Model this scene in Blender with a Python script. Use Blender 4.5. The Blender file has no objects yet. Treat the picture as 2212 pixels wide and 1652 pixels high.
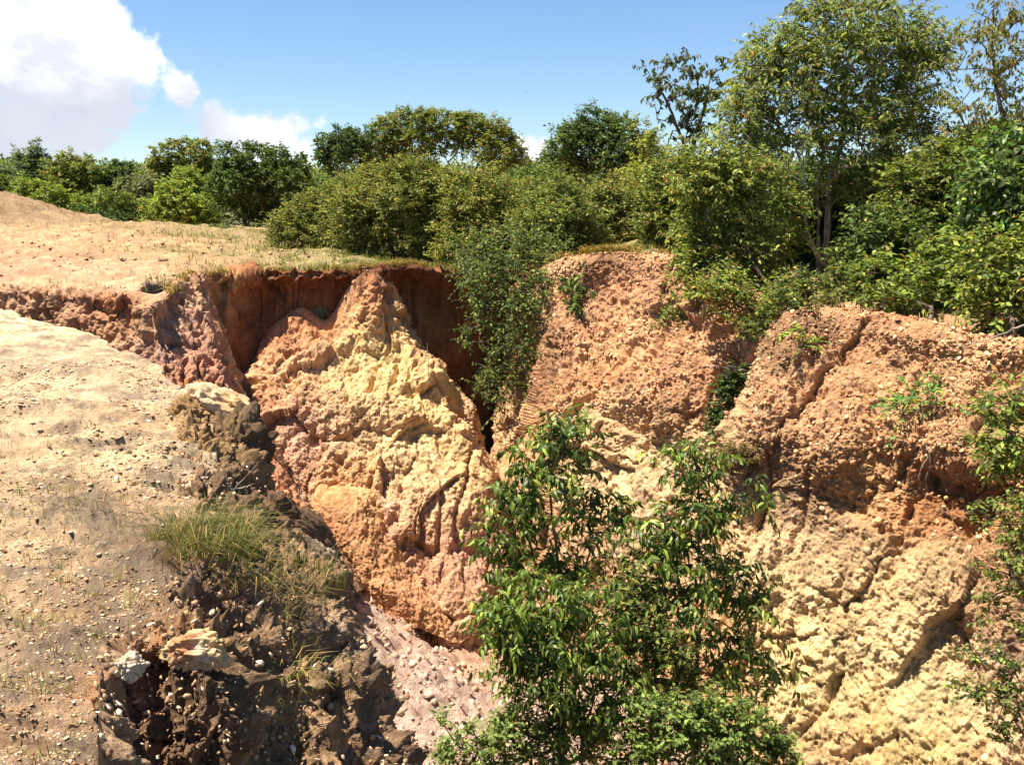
import bpy, math, time
import numpy as np
T0 = time.time()
sc = bpy.context.scene
COL = sc.collection

# ---------------------------------------------------------------- camera
F = 2037.0; W = 2212.0; H = 1652.0
EYE = 1.6
PITCH = math.radians(11.0)
cam_d = bpy.data.cameras.new('camera'); cam = bpy.data.objects.new('camera', cam_d); COL.objects.link(cam)
cam.location = (0, 0, EYE); cam.rotation_euler = (math.radians(90) - PITCH, 0, 0)
cam_d.sensor_width = 36; cam_d.lens = 36 * F / W; cam_d.clip_start = 0.1; cam_d.clip_end = 3000
sc.camera = cam
CP, SP = math.cos(PITCH), math.sin(PITCH)

def ray(px, py):
    cx = (px - W / 2) / F; cy = (H / 2 - py) / F
    return np.array([cx, CP + cy * SP, -SP + cy * CP])
def P(px, py, d):                      # survey point: sight line px,py meets distance d
    r = ray(px, py); return r * (d / r[1]) + np.array([0, 0, EYE])
def PZ(px, py, z):                     # survey point on level z
    r = ray(px, py); return r * ((z - EYE) / r[2]) + np.array([0, 0, EYE])

# ---------------------------------------------------------------- light
SUN_EL = math.radians(66); SUN_AZ = math.radians(-98)   # azimuth from +y, clockwise (left of view)
sv = np.array([math.sin(SUN_AZ) * math.cos(SUN_EL), math.cos(SUN_AZ) * math.cos(SUN_EL), math.sin(SUN_EL)])
sl = bpy.data.lights.new('sun', 'SUN'); sl.energy = 5.0; sl.angle = math.radians(0.5); sl.color = (1, 0.94, 0.84)
so = bpy.data.objects.new('sun', sl); COL.objects.link(so); so.location = (0, 0, 30)
so.rotation_euler = (0, math.pi / 2 - SUN_EL, math.atan2(sv[1], sv[0]))
world = bpy.data.worlds.new('World'); sc.world = world; world.use_nodes = True
sc.view_settings.view_transform = 'Standard'; sc.view_settings.look = 'None'
sc.view_settings.exposure = 1.32; sc.view_settings.gamma = 1.0
sc.cycles.max_bounces = 6; sc.cycles.transparent_max_bounces = 4; sc.cycles.diffuse_bounces = 3

def lin(c):
    c = np.array(c, float) / 255.0
    return np.where(c <= 0.04045, c / 12.92, ((c + 0.055) / 1.055) ** 2.4)

def build_world():
    nt = world.node_tree; N = nt.nodes; L = nt.links; N.clear()
    out = N.new('ShaderNodeOutputWorld'); bg = N.new('ShaderNodeBackground'); bg.inputs[1].default_value = 0.085
    sky = N.new('ShaderNodeTexSky'); sky.sky_type = 'NISHITA'; sky.sun_disc = False
    sky.sun_elevation = SUN_EL; sky.sun_rotation = SUN_AZ
    sky.altitude = 200; sky.air_density = 1.0; sky.dust_density = 0.0; sky.ozone_density = 3.0
    tc = N.new('ShaderNodeTexCoord')
    nz = N.new('ShaderNodeTexNoise'); nz.inputs['Scale'].default_value = 11; nz.inputs['Detail'].default_value = 12
    nz.inputs['Roughness'].default_value = 0.62
    L.new(tc.outputs['Generated'], nz.inputs['Vector'])
    def math_n(op, a, b=None, clamp=False):
        m = N.new('ShaderNodeMath'); m.operation = op; m.use_clamp = clamp
        for i, v in enumerate((a, b)):
            if v is None: continue
            if isinstance(v, (int, float)): m.inputs[i].default_value = v
            else: L.new(v, m.inputs[i])
        return m.outputs[0]
    blobs = [(40,100,220),(165,130,150),(-60,180,250),(30,240,215),(150,255,125),(210,300,90),(-100,320,200),(270,95,44),(70,320,130),(225,55,48),
             (510,298,78),(590,318,82),(455,285,56),(655,333,58),(560,345,95),(430,320,40),(1155,330,38),(1165,370,40),(-300,60,300),
             (690,272,14),(390,200,26)]
    acc = None
    for (px, py, r) in blobs:
        d = ray(px, py); d = d / np.linalg.norm(d)
        v = N.new('ShaderNodeVectorMath'); v.operation = 'DISTANCE'
        L.new(tc.outputs['Generated'], v.inputs[0]); v.inputs[1].default_value = tuple(d)
        val = math_n('DIVIDE', math_n('SUBTRACT', r / F, v.outputs['Value']), 55 / F)
        acc = val if acc is None else math_n('MAXIMUM', acc, val)
    acc = math_n('MINIMUM', math_n('MAXIMUM', acc, -2.0), 1.5)
    nn = math_n('MULTIPLY', math_n('SUBTRACT', nz.outputs['Fac'], 0.5), 7.0)
    s = math_n('ADD', acc, nn)
    mr = N.new('ShaderNodeMapRange'); mr.interpolation_type = 'SMOOTHSTEP'
    mr.inputs['From Min'].default_value = 0.0; mr.inputs['From Max'].default_value = 0.8
    L.new(s, mr.inputs['Value'])
    # cloud tone: white sunlit tops, lavender grey bellies
    n2 = N.new('ShaderNodeTexNoise'); n2.inputs['Scale'].default_value = 9; n2.inputs['Detail'].default_value = 8
    mp = N.new('ShaderNodeMapping'); mp.inputs['Location'].default_value = (3, 1, 5); mp.inputs['Scale'].default_value = (1, 1, 1.5)
    L.new(tc.outputs['Generated'], mp.inputs['Vector']); L.new(mp.outputs[0], n2.inputs['Vector'])
    sep = N.new('ShaderNodeSeparateXYZ'); L.new(tc.outputs['Generated'], sep.inputs[0])
    zt = math_n('ADD', sep.outputs['Z'], math_n('MULTIPLY', math_n('SUBTRACT', n2.outputs['Fac'], 0.5), 0.14))
    mr2 = N.new('ShaderNodeMapRange'); mr2.interpolation_type = 'SMOOTHSTEP'
    mr2.inputs['From Min'].default_value = 0.085; mr2.inputs['From Max'].default_value = 0.155
    L.new(zt, mr2.inputs['Value'])
    mr3 = N.new('ShaderNodeMapRange'); mr3.inputs['From Min'].default_value = -0.30; mr3.inputs['From Max'].default_value = -0.24
    L.new(sep.outputs['X'], mr3.inputs['Value'])
    up = math_n('MAXIMUM', mr2.outputs[0], math_n('MULTIPLY', mr3.outputs[0], 0.85))
    cc = N.new('ShaderNodeMix'); cc.data_type = 'RGBA'
    cc.inputs[6].default_value = (3.2, 3.4, 3.95, 1); cc.inputs[7].default_value = (6.4, 6.5, 6.7, 1)
    n3c = N.new('ShaderNodeTexNoise'); n3c.inputs['Scale'].default_value = 16; n3c.inputs['Detail'].default_value = 9; n3c.inputs['Roughness'].default_value = .6
    L.new(mp.outputs[0], n3c.inputs['Vector'])
    mr4 = N.new('ShaderNodeMapRange'); mr4.interpolation_type = 'SMOOTHSTEP'; L.new(n3c.outputs['Fac'], mr4.inputs['Value'])
    for k_, v_ in zip(('From Min', 'From Max', 'To Min', 'To Max'), (.38, .58, .35, 1.0)): mr4.inputs[k_].default_value = v_
    up = math_n('MULTIPLY', math_n('ADD', math_n('MULTIPLY', up, .85), .12), mr4.outputs[0])
    L.new(up, cc.inputs[0])
    mx = N.new('ShaderNodeMix'); mx.data_type = 'RGBA'
    L.new(mr.outputs[0], mx.inputs[0]); tn = N.new('ShaderNodeMix'); tn.data_type = 'RGBA'; tn.blend_type = 'MULTIPLY'; tn.inputs[0].default_value = 1; tn.inputs[7].default_value = (.60, .66, .74, 1)
    L.new(sky.outputs[0], tn.inputs[6]); L.new(tn.outputs[2], mx.inputs[6]); L.new(cc.outputs[2], mx.inputs[7])
    L.new(mx.outputs[2], bg.inputs[0]); L.new(bg.outputs[0], out.inputs[0])
build_world()

# ---------------------------------------------------------------- numpy noise
_r = np.random.RandomState(7)
PERM = _r.permutation(512).astype(np.int64) % 256
PERM = np.concatenate([PERM[:256], PERM[:256], PERM[:256]])
G = _r.normal(size=(256, 3)); G /= np.linalg.norm(G, axis=1)[:, None]
RV = _r.rand(256, 3).astype(np.float32); G = G.astype(np.float32)
def hsh(i):
    return PERM[(PERM[(PERM[i[..., 0] & 255] + i[..., 1]) & 255] + i[..., 2]) & 255]
def pn(p):
    p = p.astype(np.float32); i = np.floor(p).astype(np.int32); f = p - i; u = f * f * f * (f * (f * 6 - 15) + 10)
    r = 0
    for dx in (0, 1):
        wx = u[:, 0] if dx else 1 - u[:, 0]
        for dy in (0, 1):
            wy = u[:, 1] if dy else 1 - u[:, 1]
            for dz in (0, 1):
                wz = u[:, 2] if dz else 1 - u[:, 2]
                o = np.array([dx, dy, dz], np.int32); g = G[hsh(i + o)]
                r = r + wx * wy * wz * np.einsum('ij,ij->i', f - o.astype(np.float32), g)
    return r * 1.6
def fbm(p, o=4, gain=0.5, lac=2.03):
    a = 1; s = 0; q = p.copy()
    for _ in range(o):
        s = s + a * pn(q); q = q * lac + 11.3; a *= gain
    return s
def ridged(p, o=4, gain=0.5, lac=2.1):
    a = 1; s = 0; q = p.copy(); w = 1
    for _ in range(o):
        n = 1 - np.abs(pn(q)) * 1.6; n = np.clip(n, 0, 1) ** 2
        s = s + a * n * w; w = np.clip(n * 1.3, 0, 1); q = q * lac + 5.7; a *= gain
    return s
def worley(p, full=False):
    p = p.astype(np.float32); i = np.floor(p).astype(np.int32); f1 = np.full(len(p), 9.0, np.float32); f2 = np.full(len(p), 9.0, np.float32); cid = np.zeros(len(p), np.int64)
    vec = np.zeros(p.shape, np.float32)
    for dx in (-1, 0, 1):
        for dy in (-1, 0, 1):
            for dz in (-1, 0, 1):
                c = i + np.array([dx, dy, dz], np.int32); h = hsh(c)
                dv = c.astype(np.float32) + RV[h] - p; d = np.sqrt(np.einsum('ij,ij->i', dv, dv))
                m = d < f1
                f2 = np.where(m, f1, np.minimum(f2, d)); cid = np.where(m, h, cid); f1 = np.where(m, d, f1)
                vec[m] = dv[m]
    return (f1, f2, cid, vec) if full else (f1, f2, cid)
def facets(p, sharp=7.0):
    """angular blocks: every cell is a tilted plane with its own height, cracks between"""
    f1, f2, cid, vec = worley(p, True)
    tilt = (vec * (G[cid])).sum(1)
    return tilt * 1.1 + (RV[cid, 0] - .5) * .7 - (1 - np.clip((f2 - f1) * sharp, 0, 1)) * .28

# ---------------------------------------------------------------- mesh + tagging helpers
def mk(name, V, Fc, mat, col=None, smooth=True, parent=None):
    V = np.ascontiguousarray(V, np.float32); Fc = np.ascontiguousarray(Fc, np.int32)
    me = bpy.data.meshes.new(name); k = Fc.shape[1]
    me.vertices.add(len(V)); me.vertices.foreach_set('co', V.ravel())
    me.loops.add(Fc.size); me.loops.foreach_set('vertex_index', Fc.ravel())
    me.polygons.add(len(Fc)); me.polygons.foreach_set('loop_start', np.arange(0, Fc.size, k, dtype=np.int32))
    me.polygons.foreach_set('loop_total', np.full(len(Fc), k, np.int32))
    if smooth: me.polygons.foreach_set('use_smooth', np.ones(len(Fc), bool))
    me.update(calc_edges=True)
    if col is not None:
        at = me.color_attributes.new('Col', 'FLOAT_COLOR', 'POINT')
        c4 = np.ones((len(V), 4), np.float32); c4[:, :3] = col; at.data.foreach_set('color', c4.ravel())
    if mat: me.materials.append(mat)
    o = bpy.data.objects.new(name, me); COL.objects.link(o)
    if parent: o.parent = parent
    return o
def tag(o, label=None, cat=None, group=None, kind=None):
    if label: o['label'] = label
    if cat: o['category'] = cat
    if group: o['group'] = group
    if kind: o['kind'] = kind
    return o
def empty(name, loc):
    o = bpy.data.objects.new(name, None); COL.objects.link(o); o.location = tuple(loc); o.empty_display_size = 0.2
    return o

# ---------------------------------------------------------------- materials
def soil_mat(name, chip=18, chip_amt=0.35, bump=0.6, stain=(0.10, 0.075, 0.05), stain_amt=0.0, rough=0.95, chipcol=(0.62, 0.46, 0.28), var=0.26, streak=0.25, ts=1.0, wash=0.45):
    m = bpy.data.materials.new(name); m.use_nodes = True; nt = m.node_tree; N = nt.nodes; L = nt.links
    b = N['Principled BSDF']; b.inputs['Roughness'].default_value = rough; b.inputs['Specular IOR Level'].default_value = 0.15
    at = N.new('ShaderNodeAttribute'); at.attribute_name = 'Col'
    tc = N.new('ShaderNodeTexCoord'); co = tc.outputs['Object']
    def noise(s, d=6, r=0.6, vec=None):
        n = N.new('ShaderNodeTexNoise'); n.inputs['Scale'].default_value = s; n.inputs['Detail'].default_value = d
        n.inputs['Roughness'].default_value = r; L.new(vec or co, n.inputs['Vector']); return n.outputs['Fac']
    def mrange(v, a, b_, c, d):
        r = N.new('ShaderNodeMapRange'); L.new(v, r.inputs['Value'])
        for k, x in zip(('From Min', 'From Max', 'To Min', 'To Max'), (a, b_, c, d)): r.inputs[k].default_value = x
        return r.outputs[0]
    def mix(f, a, b_, mode='MIX'):
        x = N.new('ShaderNodeMix'); x.data_type = 'RGBA'; x.blend_type = mode
        if isinstance(f, float): x.inputs[0].default_value = f
        else: L.new(f, x.inputs[0])
        for i, v in ((6, a), (7, b_)):
            if isinstance(v, tuple): x.inputs[i].default_value = (*v, 1)
            else: L.new(v, x.inputs[i])
        return x.outputs[2]
    def vscale(v):
        h = N.new('ShaderNodeCombineColor'); 
        for i in range(3): L.new(v, h.inputs[i])
        return h.outputs[0]
    c = at.outputs['Color']
    n1 = noise(1.7 * ts, 8, 0.65); n2 = noise(9 * ts, 9, 0.72); n3 = noise(45 * ts, 6, 0.75)
    c = mix(1.0, c, vscale(mrange(n1, 0.3, 0.7, 1 - var, 1 + var)), 'MULTIPLY')
    c = mix(1.0, c, vscale(mrange(n2, 0.28, 0.72, 1 - var * 1.1, 1 + var * 1.1)), 'MULTIPLY')
    c = mix(1.0, c, vscale(mrange(n3, 0.25, 0.75, 0.8, 1.2)), 'MULTIPLY')
    # hue drift between ochre, rust and pale
    mp = N.new('ShaderNodeMapping'); mp.inputs['Scale'].default_value = (3.2, 3.2, 0.7); L.new(co, mp.inputs['Vector'])
    st = noise(1.3, 7, 0.65, mp.outputs[0])
    hs = N.new('ShaderNodeMapRange'); L.new(st, hs.inputs['Value'])
    hs.inputs['From Min'].default_value = 0.5; hs.inputs['From Max'].default_value = 0.82; hs.inputs['To Max'].default_value = streak
    c = mix(hs.outputs[0], c, mix(1.0, c, (1.03, 0.80, 0.60), 'MULTIPLY'))
    # rain-wash streaks down the face and faint level beds
    mpw = N.new('ShaderNodeMapping'); mpw.inputs['Scale'].default_value = (5.5 * ts, 5.5 * ts, 0.5); L.new(co, mpw.inputs['Vector'])
    c = mix(1.0, c, vscale(mrange(noise(1.0, 8, 0.7, mpw.outputs[0]), 0.36, 0.62, 1 - wash * .62, 1 + wash * .28)), 'MULTIPLY')
    mpb = N.new('ShaderNodeMapping'); mpb.inputs['Scale'].default_value = (0.5, 0.5, 4.5); L.new(co, mpb.inputs['Vector'])
    bd = mrange(noise(1.0, 6, 0.6, mpb.outputs[0]), 0.52, 0.64, 0, wash * .6)
    c = mix(bd, c, mix(1.0, c, (0.86, 0.66, 0.5), 'MULTIPLY'))
    # stone chips
    vo = N.new('ShaderNodeTexVoronoi'); vo.inputs['Scale'].default_value = chip
    wn = N.new('ShaderNodeVectorMath'); wn.operation = 'ADD'
    wsc = N.new('ShaderNodeVectorMath'); wsc.operation = 'SCALE'; wsc.inputs['Scale'].default_value = 0.08
    nz = N.new('ShaderNodeTexNoise'); nz.inputs['Scale'].default_value = 6; L.new(co, nz.inputs['Vector'])
    L.new(nz.outputs['Color'], wsc.inputs[0]); L.new(co, wn.inputs[0]); L.new(wsc.outputs[0], wn.inputs[1]); L.new(wn.outputs[0], vo.inputs['Vector'])
    sepc = N.new('ShaderNodeSeparateColor'); L.new(vo.outputs['Color'], sepc.inputs[0])
    pick = mrange(sepc.outputs[0], 0.62, 0.68, 0, 1)
    edge = mrange(vo.outputs['Distance'], 0.30, 0.42, 1, 0)
    pm = N.new('ShaderNodeMath'); pm.operation = 'MULTIPLY'; L.new(pick, pm.inputs[0]); L.new(edge, pm.inputs[1])
    area = mrange(noise(2.1, 4), 0.42, 0.6, 0.15, 1)
    pm2 = N.new('ShaderNodeMath'); pm2.operation = 'MULTIPLY'; L.new(pm.outputs[0], pm2.inputs[0]); L.new(area, pm2.inputs[1])
    pm3 = N.new('ShaderNodeMath'); pm3.operation = 'MULTIPLY'; L.new(pm2.outputs[0], pm3.inputs[0]); pm3.inputs[1].default_value = chip_amt
    c = mix(pm3.outputs[0], c, chipcol)
    if stain_amt > 0:
        ns = mrange(noise(3.3, 8, 0.7), 0.46, 0.58, 0, stain_amt)
        c = mix(ns, c, stain)
    L.new(c, b.inputs['Base Color'])
    # relief
    hsum = N.new('ShaderNodeMath'); hsum.operation = 'ADD'
    ha = mrange(n2, 0, 1, 0, 1.0); hb = mrange(n3, 0, 1, 0, 0.35)
    L.new(ha, hsum.inputs[0]); L.new(hb, hsum.inputs[1])
    h2 = N.new('ShaderNodeMath'); h2.operation = 'ADD'; L.new(hsum.outputs[0], h2.inputs[0])
    L.new(mrange(pm2.outputs[0], 0, 1, 0, 0.25), h2.inputs[1])
    bp = N.new('ShaderNodeBump'); bp.inputs['Strength'].default_value = bump; bp.inputs['Distance'].default_value = 0.075 / ts ** .6
    L.new(h2.outputs[0], bp.inputs['Height']); L.new(bp.outputs[0], b.inputs['Normal'])
    return m

def leaf_mat(name, rough=0.6, trans=0.35, spec=0.2):
    m = bpy.data.materials.new(name); m.use_nodes = True; nt = m.node_tree; N = nt.nodes; L = nt.links
    b = N['Principled BSDF']; b.inputs['Roughness'].default_value = rough; b.inputs['Specular IOR Level'].default_value = spec
    at = N.new('ShaderNodeAttribute'); at.attribute_name = 'Col'
    L.new(at.outputs['Color'], b.inputs['Base Color'])
    tr = N.new('ShaderNodeBsdfTranslucent')
    mu = N.new('ShaderNodeMix'); mu.data_type = 'RGBA'; mu.blend_type = 'MULTIPLY'; mu.inputs[0].default_value = 1
    L.new(at.outputs['Color'], mu.inputs[6]); mu.inputs[7].default_value = (1.35, 1.4, 0.6, 1)
    L.new(mu.outputs[2], tr.inputs['Color'])
    mx = N.new('ShaderNodeMixShader'); mx.inputs[0].default_value = trans
    L.new(b.outputs[0], mx.inputs[1]); L.new(tr.outputs[0], mx.inputs[2])
    L.new(mx.outputs[0], N['Material Output'].inputs[0])
    return m
def bark_mat(name, c1, c2):
    m = bpy.data.materials.new(name); m.use_nodes = True; nt = m.node_tree; N = nt.nodes; L = nt.links
    b = N['Principled BSDF']; b.inputs['Roughness'].default_value = 0.9; b.inputs['Specular IOR Level'].default_value = 0.2
    n = N.new('ShaderNodeTexNoise'); n.inputs['Scale'].default_value = 14; n.inputs['Detail'].default_value = 8
    tc = N.new('ShaderNodeTexCoord'); mp = N.new('ShaderNodeMapping'); mp.inputs['Scale'].default_value = (1, 1, 0.35)
    L.new(tc.outputs['Object'], mp.inputs[0]); L.new(mp.outputs[0], n.inputs['Vector'])
    r = N.new('ShaderNodeValToRGB'); r.color_ramp.elements[0].position = 0.35; r.color_ramp.elements[1].position = 0.62
    r.color_ramp.elements[0].color = (*c1, 1); r.color_ramp.elements[1].color = (*c2, 1)
    L.new(n.outputs['Fac'], r.inputs[0]); L.new(r.outputs[0], b.inputs['Base Color'])
    bp = N.new('ShaderNodeBump'); bp.inputs['Strength'].default_value = 0.6; bp.inputs['Distance'].default_value = 0.02
    L.new(n.outputs['Fac'], bp.inputs['Height']); L.new(bp.outputs[0], b.inputs['Normal'])
    return m

M_PLAT = soil_mat('plateau_soil', chip=9, chip_amt=0.45, bump=0.8, stain=(0.18, 0.11, 0.06), stain_amt=0.45, wash=0.0)
M_WALL = soil_mat('gully_clay', chip=14, chip_amt=0.25, bump=0.75)
M_SCAR = soil_mat('red_soil', chip=14, chip_amt=0.06, bump=0.6, streak=0.5)
M_GRAV = soil_mat('gravelly_soil', chip=15, chip_amt=0.6, bump=0.9, chipcol=(0.62, 0.44, 0.25))
M_NEAR = soil_mat('weathered_soil', chip=26, chip_amt=0.75, bump=0.8, stain=(0.20, 0.145, 0.10), stain_amt=0.75, chipcol=(0.55, 0.42, 0.27), streak=0.2, ts=2.2, wash=0.0)
M_CRUST = soil_mat('dark_crust', chip=22, chip_amt=0.35, bump=1.0, stain=(0.11, 0.08, 0.055), stain_amt=0.28, chipcol=(0.55, 0.42, 0.28), var=0.5, ts=2.6, wash=0.3)
M_RUB = soil_mat('pale_rubble', chip=16, chip_amt=0.5, bump=1.0, chipcol=(0.66, 0.52, 0.42), streak=0.1)
M_PALE = soil_mat('pale_rock', chip=16, chip_amt=0.2, bump=0.7, chipcol=(0.7, 0.6, 0.45), streak=0.3, ts=1.6, wash=0.08)
M_STONE = soil_mat('stone_chip', chip=40, chip_amt=0.1, bump=0.3, streak=0.1)
M_LEAF = leaf_mat('leaf'); M_GLOSS = leaf_mat('glossy_leaf', 0.42, 0.3, 0.32); M_GRASS = leaf_mat('grass_blade', 0.75, 0.2, 0.1)
M_BARK = bark_mat('brown_bark', (0.05, 0.035, 0.025), (0.17, 0.12, 0.085))
M_PBARK = bark_mat('pale_bark', (0.13, 0.10, 0.075), (0.42, 0.36, 0.28))
M_TWIG = bark_mat('dry_twig', (0.16, 0.12, 0.09), (0.38, 0.31, 0.24))

# ---------------------------------------------------------------- terrain helpers
AL = 0.79
def C(r, g, b):
    c = lin((r, g * .992, b * .96)) * AL; return c * 0.86 + 0.14 * c @ np.array([.3, .6, .1])
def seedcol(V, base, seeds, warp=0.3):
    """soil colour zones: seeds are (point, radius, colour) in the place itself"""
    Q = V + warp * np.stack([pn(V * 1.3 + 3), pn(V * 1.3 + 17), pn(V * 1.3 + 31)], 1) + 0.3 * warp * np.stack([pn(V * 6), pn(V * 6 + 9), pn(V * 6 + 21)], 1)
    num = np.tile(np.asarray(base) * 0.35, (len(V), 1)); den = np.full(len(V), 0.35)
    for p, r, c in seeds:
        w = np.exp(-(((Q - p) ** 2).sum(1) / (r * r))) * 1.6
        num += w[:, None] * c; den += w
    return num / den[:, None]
def near_pt(V, px, py):
    """point of surface V seen along a sight line"""
    D = V - np.array([0, 0, EYE]); r = ray(px, py); r = r / np.linalg.norm(r)
    t = D @ r; e = np.linalg.norm(D - t[:, None] * r, axis=1) / t
    e = np.where(t > 0, e, 9)
    cand = np.where(e < e.min() + 0.004)[0]
    return V[cand[np.argmin(t[cand])]]
def cr(Pm, n, axis=0):
    """Catmull-Rom resample of a control net along axis"""
    Pm = np.moveaxis(Pm, axis, 0); k = len(Pm)
    t = np.linspace(0, k - 1, n); i = np.minimum(t.astype(int), k - 2); f = (t - i).reshape(-1, *([1] * (Pm.ndim - 1)))
    E = np.concatenate([[2 * Pm[0] - Pm[1]], Pm, [2 * Pm[-1] - Pm[-2]]])
    a, b, c, d = E[i], E[i + 1], E[i + 2], E[i + 3]
    r = 0.5 * (2 * b + (c - a) * f + (2 * a - 5 * b + 4 * c - d) * f ** 2 + (3 * b - a - 3 * c + d) * f ** 3)
    return np.moveaxis(r, 0, axis)
def normals(Gd):
    du = np.gradient(Gd, axis=1); dv = np.gradient(Gd, axis=0)
    n = np.cross(du, dv); n /= np.linalg.norm(n, axis=2)[..., None] + 1e-9
    return n
def grid_faces(nr, nc):
    a = np.arange(nr * nc).reshape(nr, nc)
    return np.stack([a[:-1, :-1].ravel(), a[1:, :-1].ravel(), a[1:, 1:].ravel(), a[:-1, 1:].ravel()], 1)
SURF = {}
def patch(name, rows, nr, nc, disp, mat, base, seeds, flip=None, world_rows=False, warp=0.3):
    net = np.array([[p if world_rows else P(*p) for p in r] for r in rows], float)
    Gd = cr(cr(net, nr, 0), nc, 1); n = normals(Gd)
    to_cam = np.array([0, 0, EYE]) - Gd
    if np.median((n * to_cam).sum(2)) < 0: n = -n; fl = True
    else: fl = False
    V = Gd.reshape(-1, 3); nn = n.reshape(-1, 3)
    u = np.repeat(np.linspace(0, 1, nr), nc); v = np.tile(np.linspace(0, 1, nc), nr)
    V = disp(V, nn, u, v)
    sd = [(near_pt(V, s[0], s[1]), s[2], C(*s[3])) for s in seeds]
    col = seedcol(V, C(*base), sd, warp)
    Fc = grid_faces(nr, nc)
    if fl: Fc = Fc[:, ::-1]
    o = mk(name, V, Fc, mat, col)
    SURF[name] = V
    N2 = normals(V.reshape(nr, nc, 3)).reshape(-1, 3)
    if fl: N2 = -N2
    SURF[name + '_n'] = N2
    return o
def tps(pts, reg=1e-3):
    pts = np.array(pts); X = pts[:, :2]; n = len(X)
    def U(r2): return np.where(r2 > 0, r2 * np.log(r2 + 1e-12), 0)
    K = U(((X[:, None] - X[None]) ** 2).sum(2)) + np.eye(n) * reg
    Pm = np.hstack([np.ones((n, 1)), X]); A = np.block([[K, Pm], [Pm.T, np.zeros((3, 3))]])
    w = np.linalg.solve(A, np.concatenate([pts[:, 2], np.zeros(3)]))
    def ev(q):
        out = np.zeros(len(q))
        for s in range(0, len(q), 50000):
            qq = q[s:s + 50000]; r2 = ((qq[:, None] - X[None]) ** 2).sum(2)
            out[s:s + 50000] = U(r2) @ w[:n] + w[n] + qq @ w[n + 1:]
        return out
    return ev
def sdist(q, poly):
    """signed distance to polygon, positive inside"""
    poly = np.array(poly, float); d = np.full(len(q), 1e9); ins = np.zeros(len(q), bool)
    for i in range(len(poly)):
        a = poly[i]; b = poly[(i + 1) % len(poly)]; ab = b - a; aq = q - a
        t = np.clip((aq @ ab) / (ab @ ab), 0, 1); d = np.minimum(d, np.linalg.norm(aq - t[:, None] * ab, axis=1))
        c = ((a[1] > q[:, 1]) != (b[1] > q[:, 1]))
        with np.errstate(divide='ignore', invalid='ignore'):
            xi = (b[0] - a[0]) * (q[:, 1] - a[1]) / (b[1] - a[1]) + a[0]
        ins ^= c & (q[:, 0] < xi)
    return np.where(ins, d, -d)
def sstep(x, a, b): t = np.clip((x - a) / (b - a), 0, 1); return t * t * (3 - 2 * t)

# ---------------------------------------------------------------- plateau ground sheet
RIM = [(-500,622,15.8),(-200,618,15.8),(0,618,15.6),(140,628,15.2),(243,636,14.9),(347,645,14.2),(400,600,16.4),(450,598,16.9),(531,589,17.2),(640,588,17.1),
       (760,586,17.0),(790,584,16.9),(820,584,17.1),(880,574,17.5),(960,585,17.9),(1040,590,18.8),(1110,592,19.3),(1170,575,18.0),(1210,562,17.0),(1270,547,16.5),
       (1350,543,16.2),(1440,555,15.5),(1540,588,14.8),(1620,630,14.2),(1660,655,13.0),(1780,657,12.3),(1900,676,11.8),(2030,712,11.0),(2212,736,10.0),(2450,758,9.0),(3000,800,7.5)]
rimw = np.array([P(*r) for r in RIM])
gpoly = [tuple(p[:2]) for p in rimw] + [(14, 4), (14, -6), (-30, -6), (-30, 15)]
ctrl = [p for p in rimw] + [P(*a) for a in [(0,560,18),(0,520,22),(0,484,30),(200,482,30),(420,520,24),(560,540,21),(300,497,40),(600,500,38),(60,451,33),(0,424,33),(150,474,33),
        (-200,372,34),(-500,330,36),(-500,500,20),(700,540,22),(860,552,24),(1000,540,24),(1300,520,22),(1500,545,19),(1760,610,16),(2000,640,14),(2212,650,14),(2500,640,13)]]
ctrl += [np.array(a) for a in [(-30,60,0.9),(0,60,0.8),(30,60,1.2),(-60,120,1.6),(60,120,2),(0,120,1.4),(0,400,2.0),(-300,400,2),(300,400,2),(12,22,1.0),(18,12,1.0)]]
zp = tps(ctrl, 0.3)
def plateau_z(q):
    return zp(q)
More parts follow.
